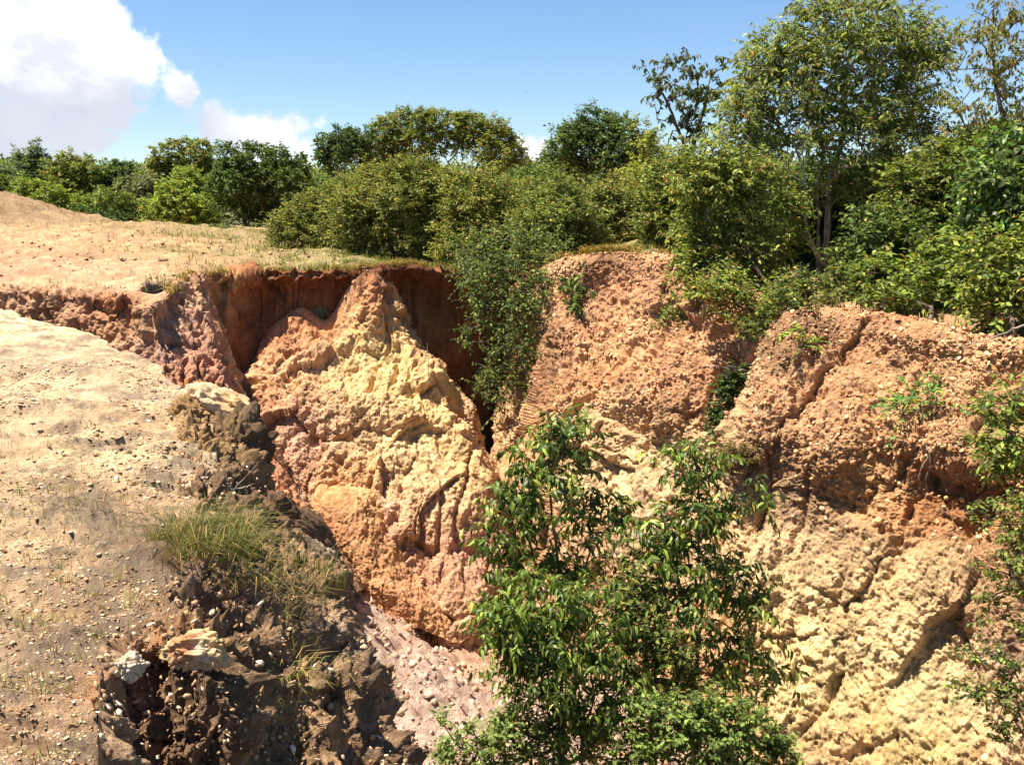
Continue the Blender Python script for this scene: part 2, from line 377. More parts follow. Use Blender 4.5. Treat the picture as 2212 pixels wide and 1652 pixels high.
def build_plateau():
    nc, nr = 520, 620
    az = np.linspace(-900, 3000, nc); yy = np.concatenate([np.linspace(5, 14, 40)[:-1], np.geomspace(14, 420, nr - 39)])
    X = ((az - W / 2) / F)[None, :] * yy[:, None]; Y = np.repeat(yy[:, None], nc, 1)
    q = np.stack([X.ravel(), Y.ravel()], 1)
    sd = sdist(q, gpoly)                          # >0 inside the gully
    z = plateau_z(q); q3 = np.column_stack([q, z])
    near = np.clip(40 / (q[:, 1] + 1e-3), 0, 1)
    z = z + near * (0.10 * fbm(q3 * 0.5, 4) + 0.11 * ridged(q3 * np.array([0.45, 1.5, 1]), 4) - 0.10) + np.clip(18 / (q[:, 1] + 1e-3), 0, 1) * .022 * fbm(q3 * 3.5, 4, .65)
    dsd = sd + 0.05 * fbm(q3 * 1.1, 3)
    z = z - sstep(dsd, -0.62, -0.1) * 7.0
    V = np.column_stack([q, z])
    gr = C(206, 154, 106)
    seeds = []
    def S(px, py, d, r, c): seeds.append((P(px, py, d), r, C(*c)))
    S(60,520,22,3,(220,172,124)); S(200,500,26,4,(206,156,110)); S(330,530,22,2,(216,164,112)); S(120,540,20,1,(186,140,104)); S(260,515,23,1,(190,142,98)); S(450,560,18.5,1.2,(206,160,112)); S(200,590,16.5,1.5,(226,184,136))
    S(0,450,33,4,(170,134,96)); S(120,475,33,3,(160,136,92)); S(60,590,16.8,1.4,(198,150,116)); S(350,600,15.6,.9,(224,176,134))
    for a in [(480,512,28,2.5),(400,505,30,3),(600,518,26,3),(700,560,19.5,1.5),(620,565,18.6,.8),(800,560,19,1.5),(860,560,19.5,1.5),(620,540,22,2),(900,555,21,3),(1000,540,22,3),(1150,545,20,3),(1300,530,18.5,2),(1500,560,17,3),(180,615,15.6,.5),(300,535,21,.8),(390,537,20.5,.8)]:
        S(*a, (150, 138, 82))
    for a in [(700,580,17.3,.5),(620,583,17.3,.5),(820,578,17.4,.5)]: S(*a, (178, 146, 92))
    col = seedcol(V, gr, seeds, 0.5)
    far = sstep(q[:, 1], 36, 50)[:, None]
    col = col * (1 - far) + C(95, 105, 62) * far
    o = mk('ground', V, grid_faces(nr, nc), M_PLAT, col); tag(o, kind='structure')
    SURF['ground'] = V
build_plateau()
print('plateau', time.time() - T0)

# ---------------------------------------------------------------- gully walls
def rock_disp(a0=0.30, a1=0.12, a2=0.05, a3=0.02, vs=0.55, fade_top=0.06, wor=0.1, ws=2.2, ridge=0.0, rs=1.0, ox=0, soft=None):
    def f(V, n, u, v):
        sf = 1.0 if soft is None else soft[2] + (1 - soft[2]) * sstep(u + .06 * pn(V * .9), soft[0], soft[1])
        q = V * np.array([1, 1, vs]) + ox
        lump = sstep(fbm(V * 0.75 + 50 + ox, 3), -.02, .5); lump2 = sstep(fbm(V * 1.1 + 80 + ox, 3), -.2, .3)
        d = a0 * fbm(q * 0.55, 2) + a1 * .9 * fbm(q * 1.2, 3, .45)
        big = V * np.array([.9, .9, .55]) + .15 * np.stack([fbm(V, 2), fbm(V + 7, 2), fbm(V + 13, 2)], 1)
        d = d + 1.1 * a1 * facets(big + ox, 9)                                             # broad planes and cracks between
        rq = V * np.array([1.7, 1.7, 0.16]) * max(rs, 1) + .35 * fbm(V * .9, 2)[:, None] + 40 + ox
        d = d - (.06 + ridge * .8) * np.clip(ridged(rq, 3) - .55, 0, 1) * (.35 + .65 * (1 - lump))      # rain gullies
        d = d + ridge * .5 * fbm(V * np.array([3.4, 3.4, .5]) + ox, 3)
        if wor:
            qq = V * np.array([ws, ws, ws * 0.65]); qq = qq + 0.22 * np.stack([fbm(qq, 2), fbm(qq + 7, 2), fbm(qq + 13, 2)], 1)
            d = d + sf * wor * .6 * lump * facets(qq)
            qq = V * np.array([ws, ws, ws * .8]) * 3.1 + 0.2 * np.stack([pn(V * 7), pn(V * 7 + 7), pn(V * 7 + 13)], 1)
            d = d + wor * (.10 + .12 * sf * lump2) * facets(qq, 6)
            d = d + wor * .085 * facets(qq * 2.6 + 9, 6)
        d = d + a2 * .3 * lump * fbm(q * 3.6, 3, .55) + a3 * 1.2 * fbm(V * 9, 5, .68)
        d = d + .035 * (ridged(V * np.array([4.5, 4.5, .55]) + .3 * fbm(V, 2)[:, None] + ox, 3) - .8) * (1 - .6 * lump)
        k = sstep(u, 0, fade_top) if fade_top else 1
        sag = 0.25 * np.clip(d, -1, 1)
        out = V + n * (d * k)[:, None]
        out[:, 2] -= np.clip(d, 0, 1) * 0.05 * k
        return out
    return f

def add_back(row, back, drop=0.0):           # row pushed back into the hill
    return [(a, b - drop, c + back) for a, b, c in row]

# main scarp behind the buttress
bw_rim = [(400,602,16.4),(450,600,16.85),(531,591,17.15),(580,590,17.1),(640,590,17.05),(700,589,17.1),(760,588,16.95),(790,586,16.85),(820,586,17.0),(880,577,17.35),(960,588,17.8),(1040,594,18.6),(1110,596,19.2),(1170,577,17.95)]
def off(row, dy, dd): return [(a, b + dy[i] if hasattr(dy, '__len__') else b + dy, c + (dd[i] if hasattr(dd, '__len__') else dd)) for i, (a, b, c) in enumerate(row)]
rows = [off(bw_rim, -6, 0.7), bw_rim, off(bw_rim, 14, 0.12), off(bw_rim, 40, [0,.1,.3,.4,.3,.45,.25,0,.3,.45,.5,.4,.2,.1]),
        off(bw_rim, 110, [-.3,-.1,.2,.3,.2,.45,.2,0,.4,.5,.5,.3,.1,0]),
        off(bw_rim, 210, [-.8,-.6,0,.1,.1,.2,.1,0,.4,.4,.4,.2,0,-.3]), off(bw_rim, 330, [-1.6,-1.2,-.4,-.2,0,0,0,0,.2,.1,.1,-.1,-.4,-1]),
        off(bw_rim, 520, [-2.5,-2,-1,-.8,-.5,-.4,-.3,-.3,-.2,-.2,-.5,-1,-1.6,-2])]
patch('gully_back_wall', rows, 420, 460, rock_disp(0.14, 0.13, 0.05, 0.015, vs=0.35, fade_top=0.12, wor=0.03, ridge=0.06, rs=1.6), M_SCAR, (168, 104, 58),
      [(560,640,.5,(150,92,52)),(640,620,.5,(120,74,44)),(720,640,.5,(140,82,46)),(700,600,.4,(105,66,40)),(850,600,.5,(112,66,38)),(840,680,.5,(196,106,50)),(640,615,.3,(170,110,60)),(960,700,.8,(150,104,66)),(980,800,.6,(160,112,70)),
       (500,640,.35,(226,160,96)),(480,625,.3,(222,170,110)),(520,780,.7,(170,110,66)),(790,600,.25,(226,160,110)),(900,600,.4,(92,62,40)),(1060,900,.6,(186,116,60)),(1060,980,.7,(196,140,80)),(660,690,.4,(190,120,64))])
print('bw', time.time() - T0)

# buttress
Bt = [[(560,722,17.9),(590,702,17.25),(650,664,17.3),(705,690,17.3),(750,625,17.1),(792,584,16.72),(830,590,17.2),(850,606,18.2)],
      [(505,830,17.3),(545,812,16.2),(620,790,16.2),(700,790,16.1),(780,760,16.3),(850,700,16.5),(880,705,17.2),(900,720,18.2)],
      [(515,920,16.6),(560,900,15.5),(640,890,15.4),(730,880,15.4),(820,860,15.55),(935,812,16.0),(960,815,16.8),(985,825,17.9)],
      [(550,1010,16.0),(600,990,14.9),(670,1000,14.8),(760,980,14.85),(860,960,15.0),(990,925,15.5),(1012,930,16.2),(1040,940,17.3)],
      [(600,1120,15.6),(650,1100,14.4),(730,1100,14.3),(820,1080,14.3),(920,1060,14.4),(1055,1040,14.9),(1080,1050,15.5),(1100,1060,16.6)],
      [(680,1220,15.2),(720,1190,14.0),(800,1210,13.9),(870,1200,13.8),(960,1190,13.9),(1085,1180,14.3),(1115,1190,14.9),(1150,1200,15.8)],
      [(740,1300,14.9),(780,1260,13.6),(850,1290,13.5),(930,1320,13.3),(1010,1350,13.2),(1100,1345,13.6),(1140,1340,14.2),(1190,1320,15.0)],
      [(780,1480,14.6),(800,1440,13.4),(860,1450,13.2),(940,1470,13.0),(1020,1490,12.9),(1110,1480,13.2),(1160,1470,13.8),(1200,1450,14.5)]]
YB = (238, 196, 120)
patch('gully_buttress', Bt, 560, 500, rock_disp(0.14, 0.15, 0.05, 0.022, vs=0.5, fade_top=0.05, wor=0.10, ws=2.9, ridge=0.10, rs=1.3, ox=3), M_WALL, (232, 180, 126),
      [(790,620,.45,(206,128,76)),(800,680,.4,(220,156,92)),(650,680,.4,(206,128,74)),(600,730,.4,(204,126,76)),(800,740,.5,(246,208,128)),(850,800,.7,(242,204,126)),(900,850,.6,(240,196,112)),(720,820,.6,(232,188,124)),(640,740,.6,(228,172,122)),(620,700,.4,(226,150,90)),(680,700,.4,(220,148,86)),
       (570,850,.4,(214,146,96)),(600,930,.5,(220,164,132)),(680,940,.6,(220,166,132)),(640,1000,.4,(214,156,124)),(780,920,.6,(236,190,132)),(880,960,.6,(240,200,138)),(960,960,.5,(232,190,120)),(1040,1060,.5,(236,190,112)),
       (900,1050,.5,(238,190,130)),(860,1150,.5,(216,162,130)),(820,1130,.4,(212,152,120)),(900,1130,.25,(236,184,112)),(960,1120,.5,(222,168,124)),(1040,1120,.4,(214,146,124)),(1000,1190,.5,(214,158,124)),(950,1240,.5,(208,148,110)),(1060,1200,.5,(208,140,112)),
       (900,1250,.4,(216,160,112)),(1000,1290,.5,(218,158,116)),(860,1290,.4,(216,150,98)),(760,1040,.4,(222,158,88)),(1090,1250,.5,(206,150,112)),(700,1130,.4,(216,152,104)),(940,730,.3,(214,150,90))])
print('buttress', time.time() - T0)

# orange slump of loose soil on the buttress
Sl = [[(680,1080,14.75),(700,1046,14.75),(790,1040,14.8),(850,1060,14.85),(880,1080,14.9)],
      [(675,1110,14.4),(700,1085,14.1),(775,1070,14.0),(830,1100,14.2),(860,1130,14.55)],
      [(685,1160,14.25),(715,1150,13.75),(780,1150,13.65),(845,1170,13.9),(880,1200,14.2)],
      [(720,1220,13.9),(760,1220,13.5),(810,1230,13.35),(870,1240,13.6),(920,1260,13.8)],
      [(770,1280,13.6),(800,1280,13.25),(860,1290,13.05),(920,1310,13.1),(980,1330,13.3)],
      [(800,1360,13.6),(830,1350,13.2),(880,1350,13.0),(940,1370,12.95),(1020,1400,13.1)]]
patch('slumped_soil', Sl, 240, 200, rock_disp(0.05, 0.05, 0.04, 0.02, vs=0.9, fade_top=0, wor=0.03, ws=6), M_GRAV, (228, 166, 104),
      [(770,1060,.4,(240,184,116)),(720,1110,.3,(210,140,82)),(700,1150,.3,(206,134,78)),(800,1180,.4,(226,162,100)),(860,1280,.4,(216,148,98))])

# ribs of the left crevice wall
Lf = [[(-500,610,16.6),(-200,606,16.6),(0,606,16.4),(140,616,16.0),(243,624,15.7),(300,630,15.5),(347,632,15.2),(400,590,17.2),(440,592,17.6),(470,600,17.9)],
      [(-500,624,15.7),(-200,620,15.7),(0,622,15.4),(140,632,15.0),(243,640,14.6),(300,655,14.2),(347,648,14.1),(400,604,16.1),(425,600,16.5),(450,612,17.2)],
      [(-500,650,15.6),(-200,645,15.6),(0,645,15.3),(140,655,14.9),(243,668,14.5),(300,700,14.0),(350,700,14.0),(410,660,15.2),(450,660,15.5),(475,680,16.8)],
      [(-500,700,15.4),(-200,700,15.4),(0,700,15.1),(140,715,14.7),(243,740,14.2),(310,770,13.7),(370,790,13.6),(440,750,14.2),(478,740,14.6),(505,760,16.2)],
      [(-500,800,15.1),(-200,800,15.1),(0,800,14.8),(140,815,14.4),(243,840,13.8),(330,870,13.3),(410,890,13.1),(480,860,13.5),(520,860,13.9),(548,880,15.4)],
      [(-500,950,14.6),(-200,950,14.6),(0,950,14.3),(140,965,13.8),(243,990,13.2),(350,1010,12.8),(450,1010,12.6),(540,990,12.8),(585,990,13.2),(612,1000,14.8)],
      [(-500,1150,14.0),(-200,1150,14.0),(0,1150,13.6),(140,1165,13.2),(243,1190,12.6),(380,1200,12.1),(500,1180,12.0),(610,1130,12.1),(660,1120,12.6),(690,1120,14.2)],
      [(-500,1450,13.0),(-200,1450,13.0),(0,1450,12.6),(140,1465,12.2),(243,1490,11.6),(400,1480,11.3),(560,1400,11.2),(700,1300,11.4),(760,1280,11.9),(790,1270,13.4)]]
patch('crevice_wall', Lf, 420, 620, rock_disp(0.10, 0.08, 0.05, 0.02, vs=0.4, fade_top=0.08, wor=0.08, ws=2.8, ridge=0.16, rs=1.8, ox=9), M_WALL, (208, 158, 116),
      [(60,630,.5,(214,164,120)),(200,650,.6,(200,138,92)),(300,660,.4,(222,168,110)),(350,700,.4,(210,166,138)),(330,760,.5,(168,130,118)),(420,780,.6,(198,140,104)),(400,640,.4,(206,160,124)),(440,680,.35,(214,156,130)),(470,760,.4,(212,148,118)),(500,820,.4,(212,146,114)),
       (560,950,.4,(214,138,98)),(610,1040,.4,(222,140,90)),(640,1090,.3,(230,150,84)),(240,640,.3,(206,120,66)),(120,640,.4,(190,138,98)),(380,830,.4,(200,118,72))])
print('crevice', time.time() - T0)

# right wall, nearer the gully head
R1 = [[(1085,620,19.6),(1120,612,18.9),(1190,566,17.8),(1260,552,17.3),(1340,548,16.9),(1440,552,16.2),(1540,585,15.5),(1640,635,14.9),(1720,660,14.7)],
      [(1090,640,19.3),(1130,622,18.3),(1195,574,16.9),(1262,558,16.4),(1342,553,16.05),(1440,560,15.4),(1540,592,14.7),(1640,640,14.1),(1720,665,13.9)],
      [(1100,720,18.9),(1145,710,17.7),(1205,655,16.5),(1275,628,16.15),(1350,620,15.75),(1440,635,15.0),(1540,660,14.4),(1640,700,13.8),(1720,710,13.6)],
      [(1095,830,18.3),(1150,810,16.9),(1205,775,15.8),(1275,750,15.5),(1355,740,15.0),(1445,755,14.35),(1545,770,13.8),(1640,790,13.4),(1720,800,13.3)],
      [(1080,940,17.6),(1135,920,16.2),(1190,870,15.05),(1262,855,14.75),(1350,850,14.3),(1440,860,13.8),(1545,870,13.4),(1640,890,13.1),(1720,900,13.0)],
      [(1060,1040,16.8),(1110,1030,15.5),(1180,1000,14.6),(1265,985,14.45),(1350,980,14.1),(1440,985,13.6),(1545,990,13.1),(1640,1000,12.8),(1720,1000,12.8)],
      [(1050,1190,16.0),(1110,1190,14.8),(1190,1180,13.9),(1270,1170,13.6),(1350,1165,13.3),(1440,1165,12.9),(1545,1165,12.4),(1640,1165,12.1),(1720,1160,12.2)],
      [(1060,1380,15.0),(1120,1380,14.0),(1200,1380,13.2),(1275,1370,12.9),(1355,1370,12.6),(1440,1370,12.2),(1545,1370,11.7),(1640,1370,11.4),(1720,1360,11.5)],
      [(1080,1700,14.0),(1130,1700,13.0),(1210,1700,12.4),(1280,1700,12.1),(1360,1700,11.8),(1440,1700,11.4),(1545,1700,10.9),(1640,1700,10.6),(1720,1700,10.7)]]
CR_ = (246, 208, 148)
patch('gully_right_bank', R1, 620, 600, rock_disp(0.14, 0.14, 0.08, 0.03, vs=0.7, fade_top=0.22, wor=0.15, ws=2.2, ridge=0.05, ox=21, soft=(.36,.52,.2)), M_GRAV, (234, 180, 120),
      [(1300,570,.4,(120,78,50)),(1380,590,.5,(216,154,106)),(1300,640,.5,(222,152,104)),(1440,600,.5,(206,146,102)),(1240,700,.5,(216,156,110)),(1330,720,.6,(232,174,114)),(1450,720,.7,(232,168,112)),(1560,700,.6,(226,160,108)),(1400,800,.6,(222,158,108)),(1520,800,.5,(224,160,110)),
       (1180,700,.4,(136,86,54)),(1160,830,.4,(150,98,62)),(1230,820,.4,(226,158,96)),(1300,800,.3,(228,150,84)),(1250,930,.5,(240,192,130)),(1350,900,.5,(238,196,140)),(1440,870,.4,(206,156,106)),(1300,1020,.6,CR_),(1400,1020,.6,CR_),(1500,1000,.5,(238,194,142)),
       (1350,1120,.6,(238,194,146)),(1250,1180,.6,(228,168,124)),(1500,1150,.6,(240,200,146)),(1130,1150,.5,(206,150,108)),(1140,950,.4,(212,150,92)),(1600,1100,.5,(236,194,140)),(1130,1400,1.0,(222,172,130))])
print('r1', time.time() - T0)

# right wall, nearer the viewer, with an eroded overhang
def jag(rows): return rows
R2 = [[(1700,690,14.6),(1715,668,13.6),(1790,664,13.2),(1900,668,12.7),(2030,703,11.9),(2130,722,11.4),(2230,728,10.9),(2450,750,9.9),(2800,780,8.8)],
      [(1680,720,14.3),(1692,678,12.7),(1785,672,12.3),(1900,686,11.8),(2030,714,11.0),(2130,734,10.5),(2230,740,10.0),(2450,760,9.0),(2800,790,7.9)],
      [(1660,770,14.0),(1648,748,12.35),(1772,745,12.0),(1900,762,11.5),(2035,785,10.8),(2130,800,10.3),(2230,810,9.8),(2450,830,8.8),(2800,860,7.7)],
      [(1640,860,13.5),(1615,850,11.95),(1762,850,11.5),(1895,865,11.0),(2040,880,10.35),(2130,890,9.95),(2230,900,9.5),(2450,920,8.5),(2800,950,7.4)],
      [(1610,970,13.1),(1578,955,11.65),(1745,950,11.1),(1885,955,10.6),(2035,965,10.0),(2130,975,9.65),(2230,985,9.25),(2450,1000,8.3),(2800,1030,7.2)],
      [(1600,1040,12.9),(1570,1030,11.65),(1730,1030,11.08),(1875,1035,10.70),(2030,1045,10.32),(2130,1055,9.95),(2230,1065,9.4),(2450,1080,8.5),(2800,1110,7.4)],
      [(1600,1120,12.7),(1570,1110,11.45),(1725,1115,11.0),(1870,1120,10.55),(2030,1135,10.1),(2130,1145,9.8),(2230,1160,9.3),(2450,1180,8.3),(2800,1210,7.2)],
      [(1610,1280,12.4),(1580,1270,11.0),(1725,1270,10.55),(1870,1275,10.1),(2030,1285,9.6),(2130,1295,9.3),(2230,1300,8.9),(2450,1320,8.0),(2800,1350,7.0)],
      [(1630,1450,12.0),(1600,1440,10.6),(1735,1440,10.15),(1875,1440,9.7),(2030,1450,9.2),(2130,1455,8.9),(2230,1460,8.6),(2450,1480,7.7),(2800,1500,6.8)],
      [(1660,1720,11.2),(1630,1720,10.0),(1750,1720,9.6),(1880,1720,9.15),(2030,1720,8.7),(2130,1720,8.4),(2230,1720,8.1),(2450,1740,7.3),(2800,1760,6.5)],
      [(1690,2300,10.2),(1660,2300,9.2),(1780,2300,8.8),(1900,2300,8.4),(2040,2300,7.9),(2140,2300,7.6),(2230,2300,7.4),(2450,2300,6.7),(2800,2300,6.0)]]
def r2_disp(V, n, u, v):
    V = rock_disp(0.12, 0.16, 0.085, 0.03, vs=0.62, fade_top=0.2, wor=0.13, ws=3.0, ridge=0.07, ox=33, soft=(.3,.4,.25))(V, n, u, v)
    return V
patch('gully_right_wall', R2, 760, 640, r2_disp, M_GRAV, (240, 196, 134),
      [(1750,690,.5,(156,108,72)),(1850,700,.5,(190,134,90)),(1950,710,.5,(196,138,90)),(1700,760,.4,(170,120,80)),(1800,780,.5,(212,156,108)),(1900,790,.5,(222,160,106)),(2050,790,.5,(232,176,118)),(2150,780,.5,(226,168,112)),
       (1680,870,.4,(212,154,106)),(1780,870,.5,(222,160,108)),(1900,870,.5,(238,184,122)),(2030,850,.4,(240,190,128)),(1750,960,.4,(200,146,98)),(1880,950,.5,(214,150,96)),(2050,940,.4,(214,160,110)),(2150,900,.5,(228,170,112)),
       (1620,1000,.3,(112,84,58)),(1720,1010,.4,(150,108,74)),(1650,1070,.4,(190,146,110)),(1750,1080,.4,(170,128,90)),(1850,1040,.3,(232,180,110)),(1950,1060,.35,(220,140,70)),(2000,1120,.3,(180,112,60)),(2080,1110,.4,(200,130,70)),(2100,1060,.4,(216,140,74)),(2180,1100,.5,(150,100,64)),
       (1700,1180,.4,(226,178,130)),(1800,1150,.4,(200,152,108)),(1900,1180,.4,(216,170,118)),(2000,1220,.4,(224,180,122)),(2100,1210,.4,(196,148,100)),(1650,1250,.5,(242,204,142)),(1780,1280,.5,(246,208,146)),(1900,1300,.5,(238,196,132)),(2000,1330,.5,(246,210,152)),
       (1700,1400,.5,(246,206,132)),(1750,1500,.4,(248,216,140)),(1800,1420,.4,(250,222,156)),(1850,1500,.35,(244,194,112)),(1880,1580,.3,(240,188,108)),(1900,1440,.4,(250,220,160)),(2000,1480,.5,(248,220,150)),(2050,1560,.5,(250,222,140)),(1950,1600,.4,(248,216,130)),(2150,1450,.5,(236,184,150)),(2180,1350,.5,(226,172,128)),(2150,1580,.5,(240,196,150)),(1640,1380,.3,(244,190,104)),(1780,1600,.5,(228,186,124)),(2150,1250,.4,(160,110,70))])
print('r2', time.time() - T0)

# gully floor with pale rubble
fl_pts = [P(*a) for a in [(740,1230,14.2),(700,1260,12.5),(900,1330,14.0),(1040,1370,13.6),(820,1350,12.2),(930,1420,12.3),(1080,1450,12.8),(880,1500,10.8),(1000,1550,10.9),(1120,1560,11.2),(960,1652,9.6),(1100,1652,9.8)]]
fl_pts += [np.array(a) for a in [(-4,9,-5.0),(-2,6,-5.6),(0,3,-6),(3,6,-6.2),(5,8,-6.0),(2,8,-5.6),(-8,10,-4),(-12,13,-3.5),(2,13,-5.2),(6,2,-6.5)]]
zf = tps(fl_pts, 0.2)
def build_floor():
    nx, ny = 420, 420
    gx = np.linspace(-13, 8, nx); gy = np.linspace(1, 17, ny)
    X, Y = np.meshgrid(gx, gy); q = np.stack([X.ravel(), Y.ravel()], 1); z = zf(q); q3 = np.column_stack([q, z])
    z = z + 0.14 * fbm(q3 * 1.2, 4, .6) + 0.07 * (ridged(q3 * 5, 3) - .7)
    f1, f2, cid = worley(q3 * 5.0); z = z + 0.045 * np.clip(0.5 - f1, 0, 1) * (RV[cid, 0] > .5) * 2
    V = np.column_stack([q, z])
    col = seedcol(V, C(214, 176, 150), [(near_pt(V, 900, 1330), 1.0, C(206, 140, 96)), (near_pt(V, 1060, 1400), .8, C(214, 160, 120)), (near_pt(V, 900, 1400), 1.0, C(222,190,168)), (near_pt(V, 960, 1500), 1.3, C(220,186,164))])
    o = mk('gully_floor', V, grid_faces(ny, nx), M_RUB, col); tag(o, kind='structure'); SURF['floor'] = V
build_floor()
print('floor', time.time() - T0)

# ---------------------------------------------------------------- near bank
edge = [PZ(-500, 640, 0.1), PZ(0, 664, 0.05), PZ(90, 680, 0.05), PZ(180, 704, 0.04), PZ(270, 742, 0.03), PZ(330, 784, 0.0), PZ(385, 830, 0.0), PZ(425, 868, 0.0),
        PZ(455, 920, 0), PZ(465, 990, 0), PZ(455, 1090, 0), PZ(440, 1200, 0), PZ(425, 1260, 0), PZ(330, 1320, 0), PZ(262, 1375, 0), PZ(248, 1500, 0), PZ(245, 1650, 0), PZ(245, 1900, 0)]
mpoly = [tuple(p[:2]) for p in edge] + [(0.5, 1.0), (1.5, -2), (-16, -2), (-18, 9)]
def mound_z(q):
    q3 = np.column_stack([q, np.zeros(len(q))])
    sd = sdist(q, mpoly) + 0.10 * fbm(q3 * 1.6, 4)
    near_ = sstep(-q[:, 1], -9, -5)
    z = 0.06 * fbm(q3 * 0.45 + 2, 3) + (.04 + .05 * near_) * (ridged(q3 * np.array([0.4, 1.2, 1]) + 8, 4) - 0.7) + 0.020 * fbm(q3 * 5, 5, .65)
    led = fbm(q3 * np.array([.5, 1.5, 1]) + 30, 4); z = z + .05 * near_ * (sstep(led, -.02, .05) - .5) + .035 * (sstep(led, .3, .34))
    z = z - .05 * np.clip(ridged(q3 * np.array([1.3, .9, 1]) + 60, 3) - 1.15, 0, 1) * sstep(-sd, -1.6, -.2)
    z = z + 0.05
    rnd = np.clip(1 - sd / 0.9, 0, 1)
    z = z - (0.10 + .06 * near_) * rnd ** 2
    out = np.clip(-sd, 0, 10)
    z = z - np.minimum(out * 14.0, 7)
    return z, sd
def build_mound():
    nc, nr = 560, 900
    az = np.linspace(-700, 1300, nc); yy = np.geomspace(1.2, 17, nr)
    X = ((az - W / 2) / F)[None, :] * yy[:, None]; Y = np.repeat(yy[:, None], nc, 1)
    q = np.stack([X.ravel(), Y.ravel()], 1); z, sd = mound_z(q)
    V = np.column_stack([q, z]); seeds = []
    def S(px, py, r, c): seeds.append((PZ(px, py, 0), r, C(*c)))
    for a in [(60,690,1.4,(244,216,164)),(150,730,1.0,(238,206,152)),(40,860,.5,(232,196,148)),(300,990,.45,(240,208,152)),(200,1000,.4,(226,190,138)),(330,800,.6,(220,184,134)),(400,900,.4,(206,160,100))]: S(*a)
    for a in [(60,780,.9,(216,182,142)),(200,830,.7,(214,180,140)),(100,930,.6,(214,180,136)),(60,1050,.5,(206,172,126)),(250,1080,.4,(186,146,106)),(150,1200,.35,(200,164,120)),(330,1220,.3,(120,84,58)),(60,1300,.3,(192,156,112)),(250,1300,.25,(160,120,86)),(120,1450,.25,(170,130,94)),(60,1600,.25,(168,128,92)),(230,1500,.12,(206,130,70)),(200,1330,.2,(110,78,54)),(330,1180,.2,(100,70,50))]: S(*a)
    base = C(218, 184, 144)
    col = seedcol(V, base, seeds, 0.25)
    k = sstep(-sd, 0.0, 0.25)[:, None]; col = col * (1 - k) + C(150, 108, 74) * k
    o = mk('near_bank', V, grid_faces(nr, nc), M_NEAR, col); tag(o, kind='structure'); SURF['mound'] = V
build_mound()
SL = [[(385,835,8.4),(410,850,7.9),(455,862,7.6),(500,880,7.6),(540,925,7.9),(555,985,8.8),(560,1200,9.2)],
      [(380,900,6.75),(425,905,6.7),(470,925,6.7),(520,950,6.8),(565,1000,7.1),(578,1060,7.9),(585,1250,8.3)],
      [(385,985,5.75),(440,985,5.75),(490,1010,5.85),(545,1050,6.1),(590,1095,6.5),(600,1170,7.3),(610,1380,7.6)],
      [(385,1085,4.95),(440,1095,4.9),(500,1120,5.05),(570,1160,5.5),(650,1170,5.9),(670,1250,6.7),(690,1500,7.0)],
      [(370,1200,4.2),(430,1210,4.15),(510,1230,4.35),(610,1250,4.8),(738,1240,5.4),(730,1320,6.1),(780,1600,6.4)],
      [(350,1310,3.65),(420,1315,3.65),(500,1330,3.85),(620,1340,4.2),(759,1345,4.65),(778,1430,5.7),(825,1700,6.0)],
      [(222,1392,3.27),(330,1384,3.30),(430,1378,3.36),(500,1388,3.42),(620,1430,3.85),(802,1450,4.32),(820,1540,5.4)],
      [(215,1470,2.93),(300,1470,3.16),(400,1470,3.2),(505,1480,3.26),(590,1520,3.62),(836,1550,4.08),(855,1650,5.2)],
      [(212,1560,2.66),(290,1560,3.02),(400,1565,3.06),(512,1570,3.14),(600,1600,3.48),(864,1610,3.95),(890,1730,5.0)],
      [(212,1680,2.38),(290,1690,2.9),(400,1695,2.94),(516,1700,3.02),(605,1700,3.32),(899,1700,3.78),(925,1830,4.8)],
      [(212,1950,1.92),(290,1950,2.72),(400,1950,2.76),(520,1950,2.82),(610,1950,3.12),(980,1950,3.5),(1010,2080,4.5)]]
def sl_disp(V, n, u, v):
    q = V * np.array([1, 1, 0.45])
    d = 0.06 * fbm(q * 1.3, 3) + 0.07 * (ridged(q * 2.2 + 3, 4) - 0.75) + 0.035 * (ridged(q * 7, 3) - 0.7) + 0.012 * fbm(V * 22, 4, .6)
    d = d + 0.07 * (ridged(V * np.array([5, 5, 0.7]) + 9, 3) - 0.7)
    qq = V * np.array([6, 6, 4.0]); qq = qq + 0.35 * np.stack([pn(qq), pn(qq + 7), pn(qq + 13)], 1)
    d = d + 0.035 * facets(qq) + .014 * facets(qq * 3.3 + 5, 5)
    k = sstep(v, 0, 0.08) * (1 - 0.0 * u)
    return V + n * ((d - 0.02) * k)[:, None]
patch('broken_bank_edge', SL, 900, 520, sl_disp, M_CRUST, (222, 178, 130),
      [(480,900,.4,(186,144,84)),(450,940,.3,(206,160,84)),(520,960,.3,(160,120,84)),(560,1060,.4,(136,102,72)),(500,1040,.35,(130,96,68)),(640,1190,.4,(190,146,104)),(700,1220,.3,(170,130,94)),(560,1200,.3,(150,112,78)),(480,1290,.25,(140,104,74)),
       (430,1385,.13,(244,190,110)),(400,1400,.08,(226,130,70)),(455,1395,.09,(246,190,90)),(430,1430,.06,(246,222,190)),(280,1420,.06,(240,214,186)),(350,1420,.12,(186,120,66)),(400,1500,.2,(130,98,70)),(480,1550,.2,(136,104,74)),(330,1600,.2,(160,112,74)),(300,1500,.06,(230,180,130)),(300,1600,.05,(226,170,120)),
       (600,1400,.3,(200,156,110)),(700,1400,.4,(214,174,128)),(760,1330,.3,(190,150,112)),(700,1550,.3,(206,160,110)),(620,1600,.25,(214,164,106)),(800,1500,.35,(150,112,80)),(850,1600,.3,(150,110,80)),(740,1480,.2,(206,164,118)),(730,1380,.15,(230,200,166))], warp=0.08)
print('near', time.time() - T0)
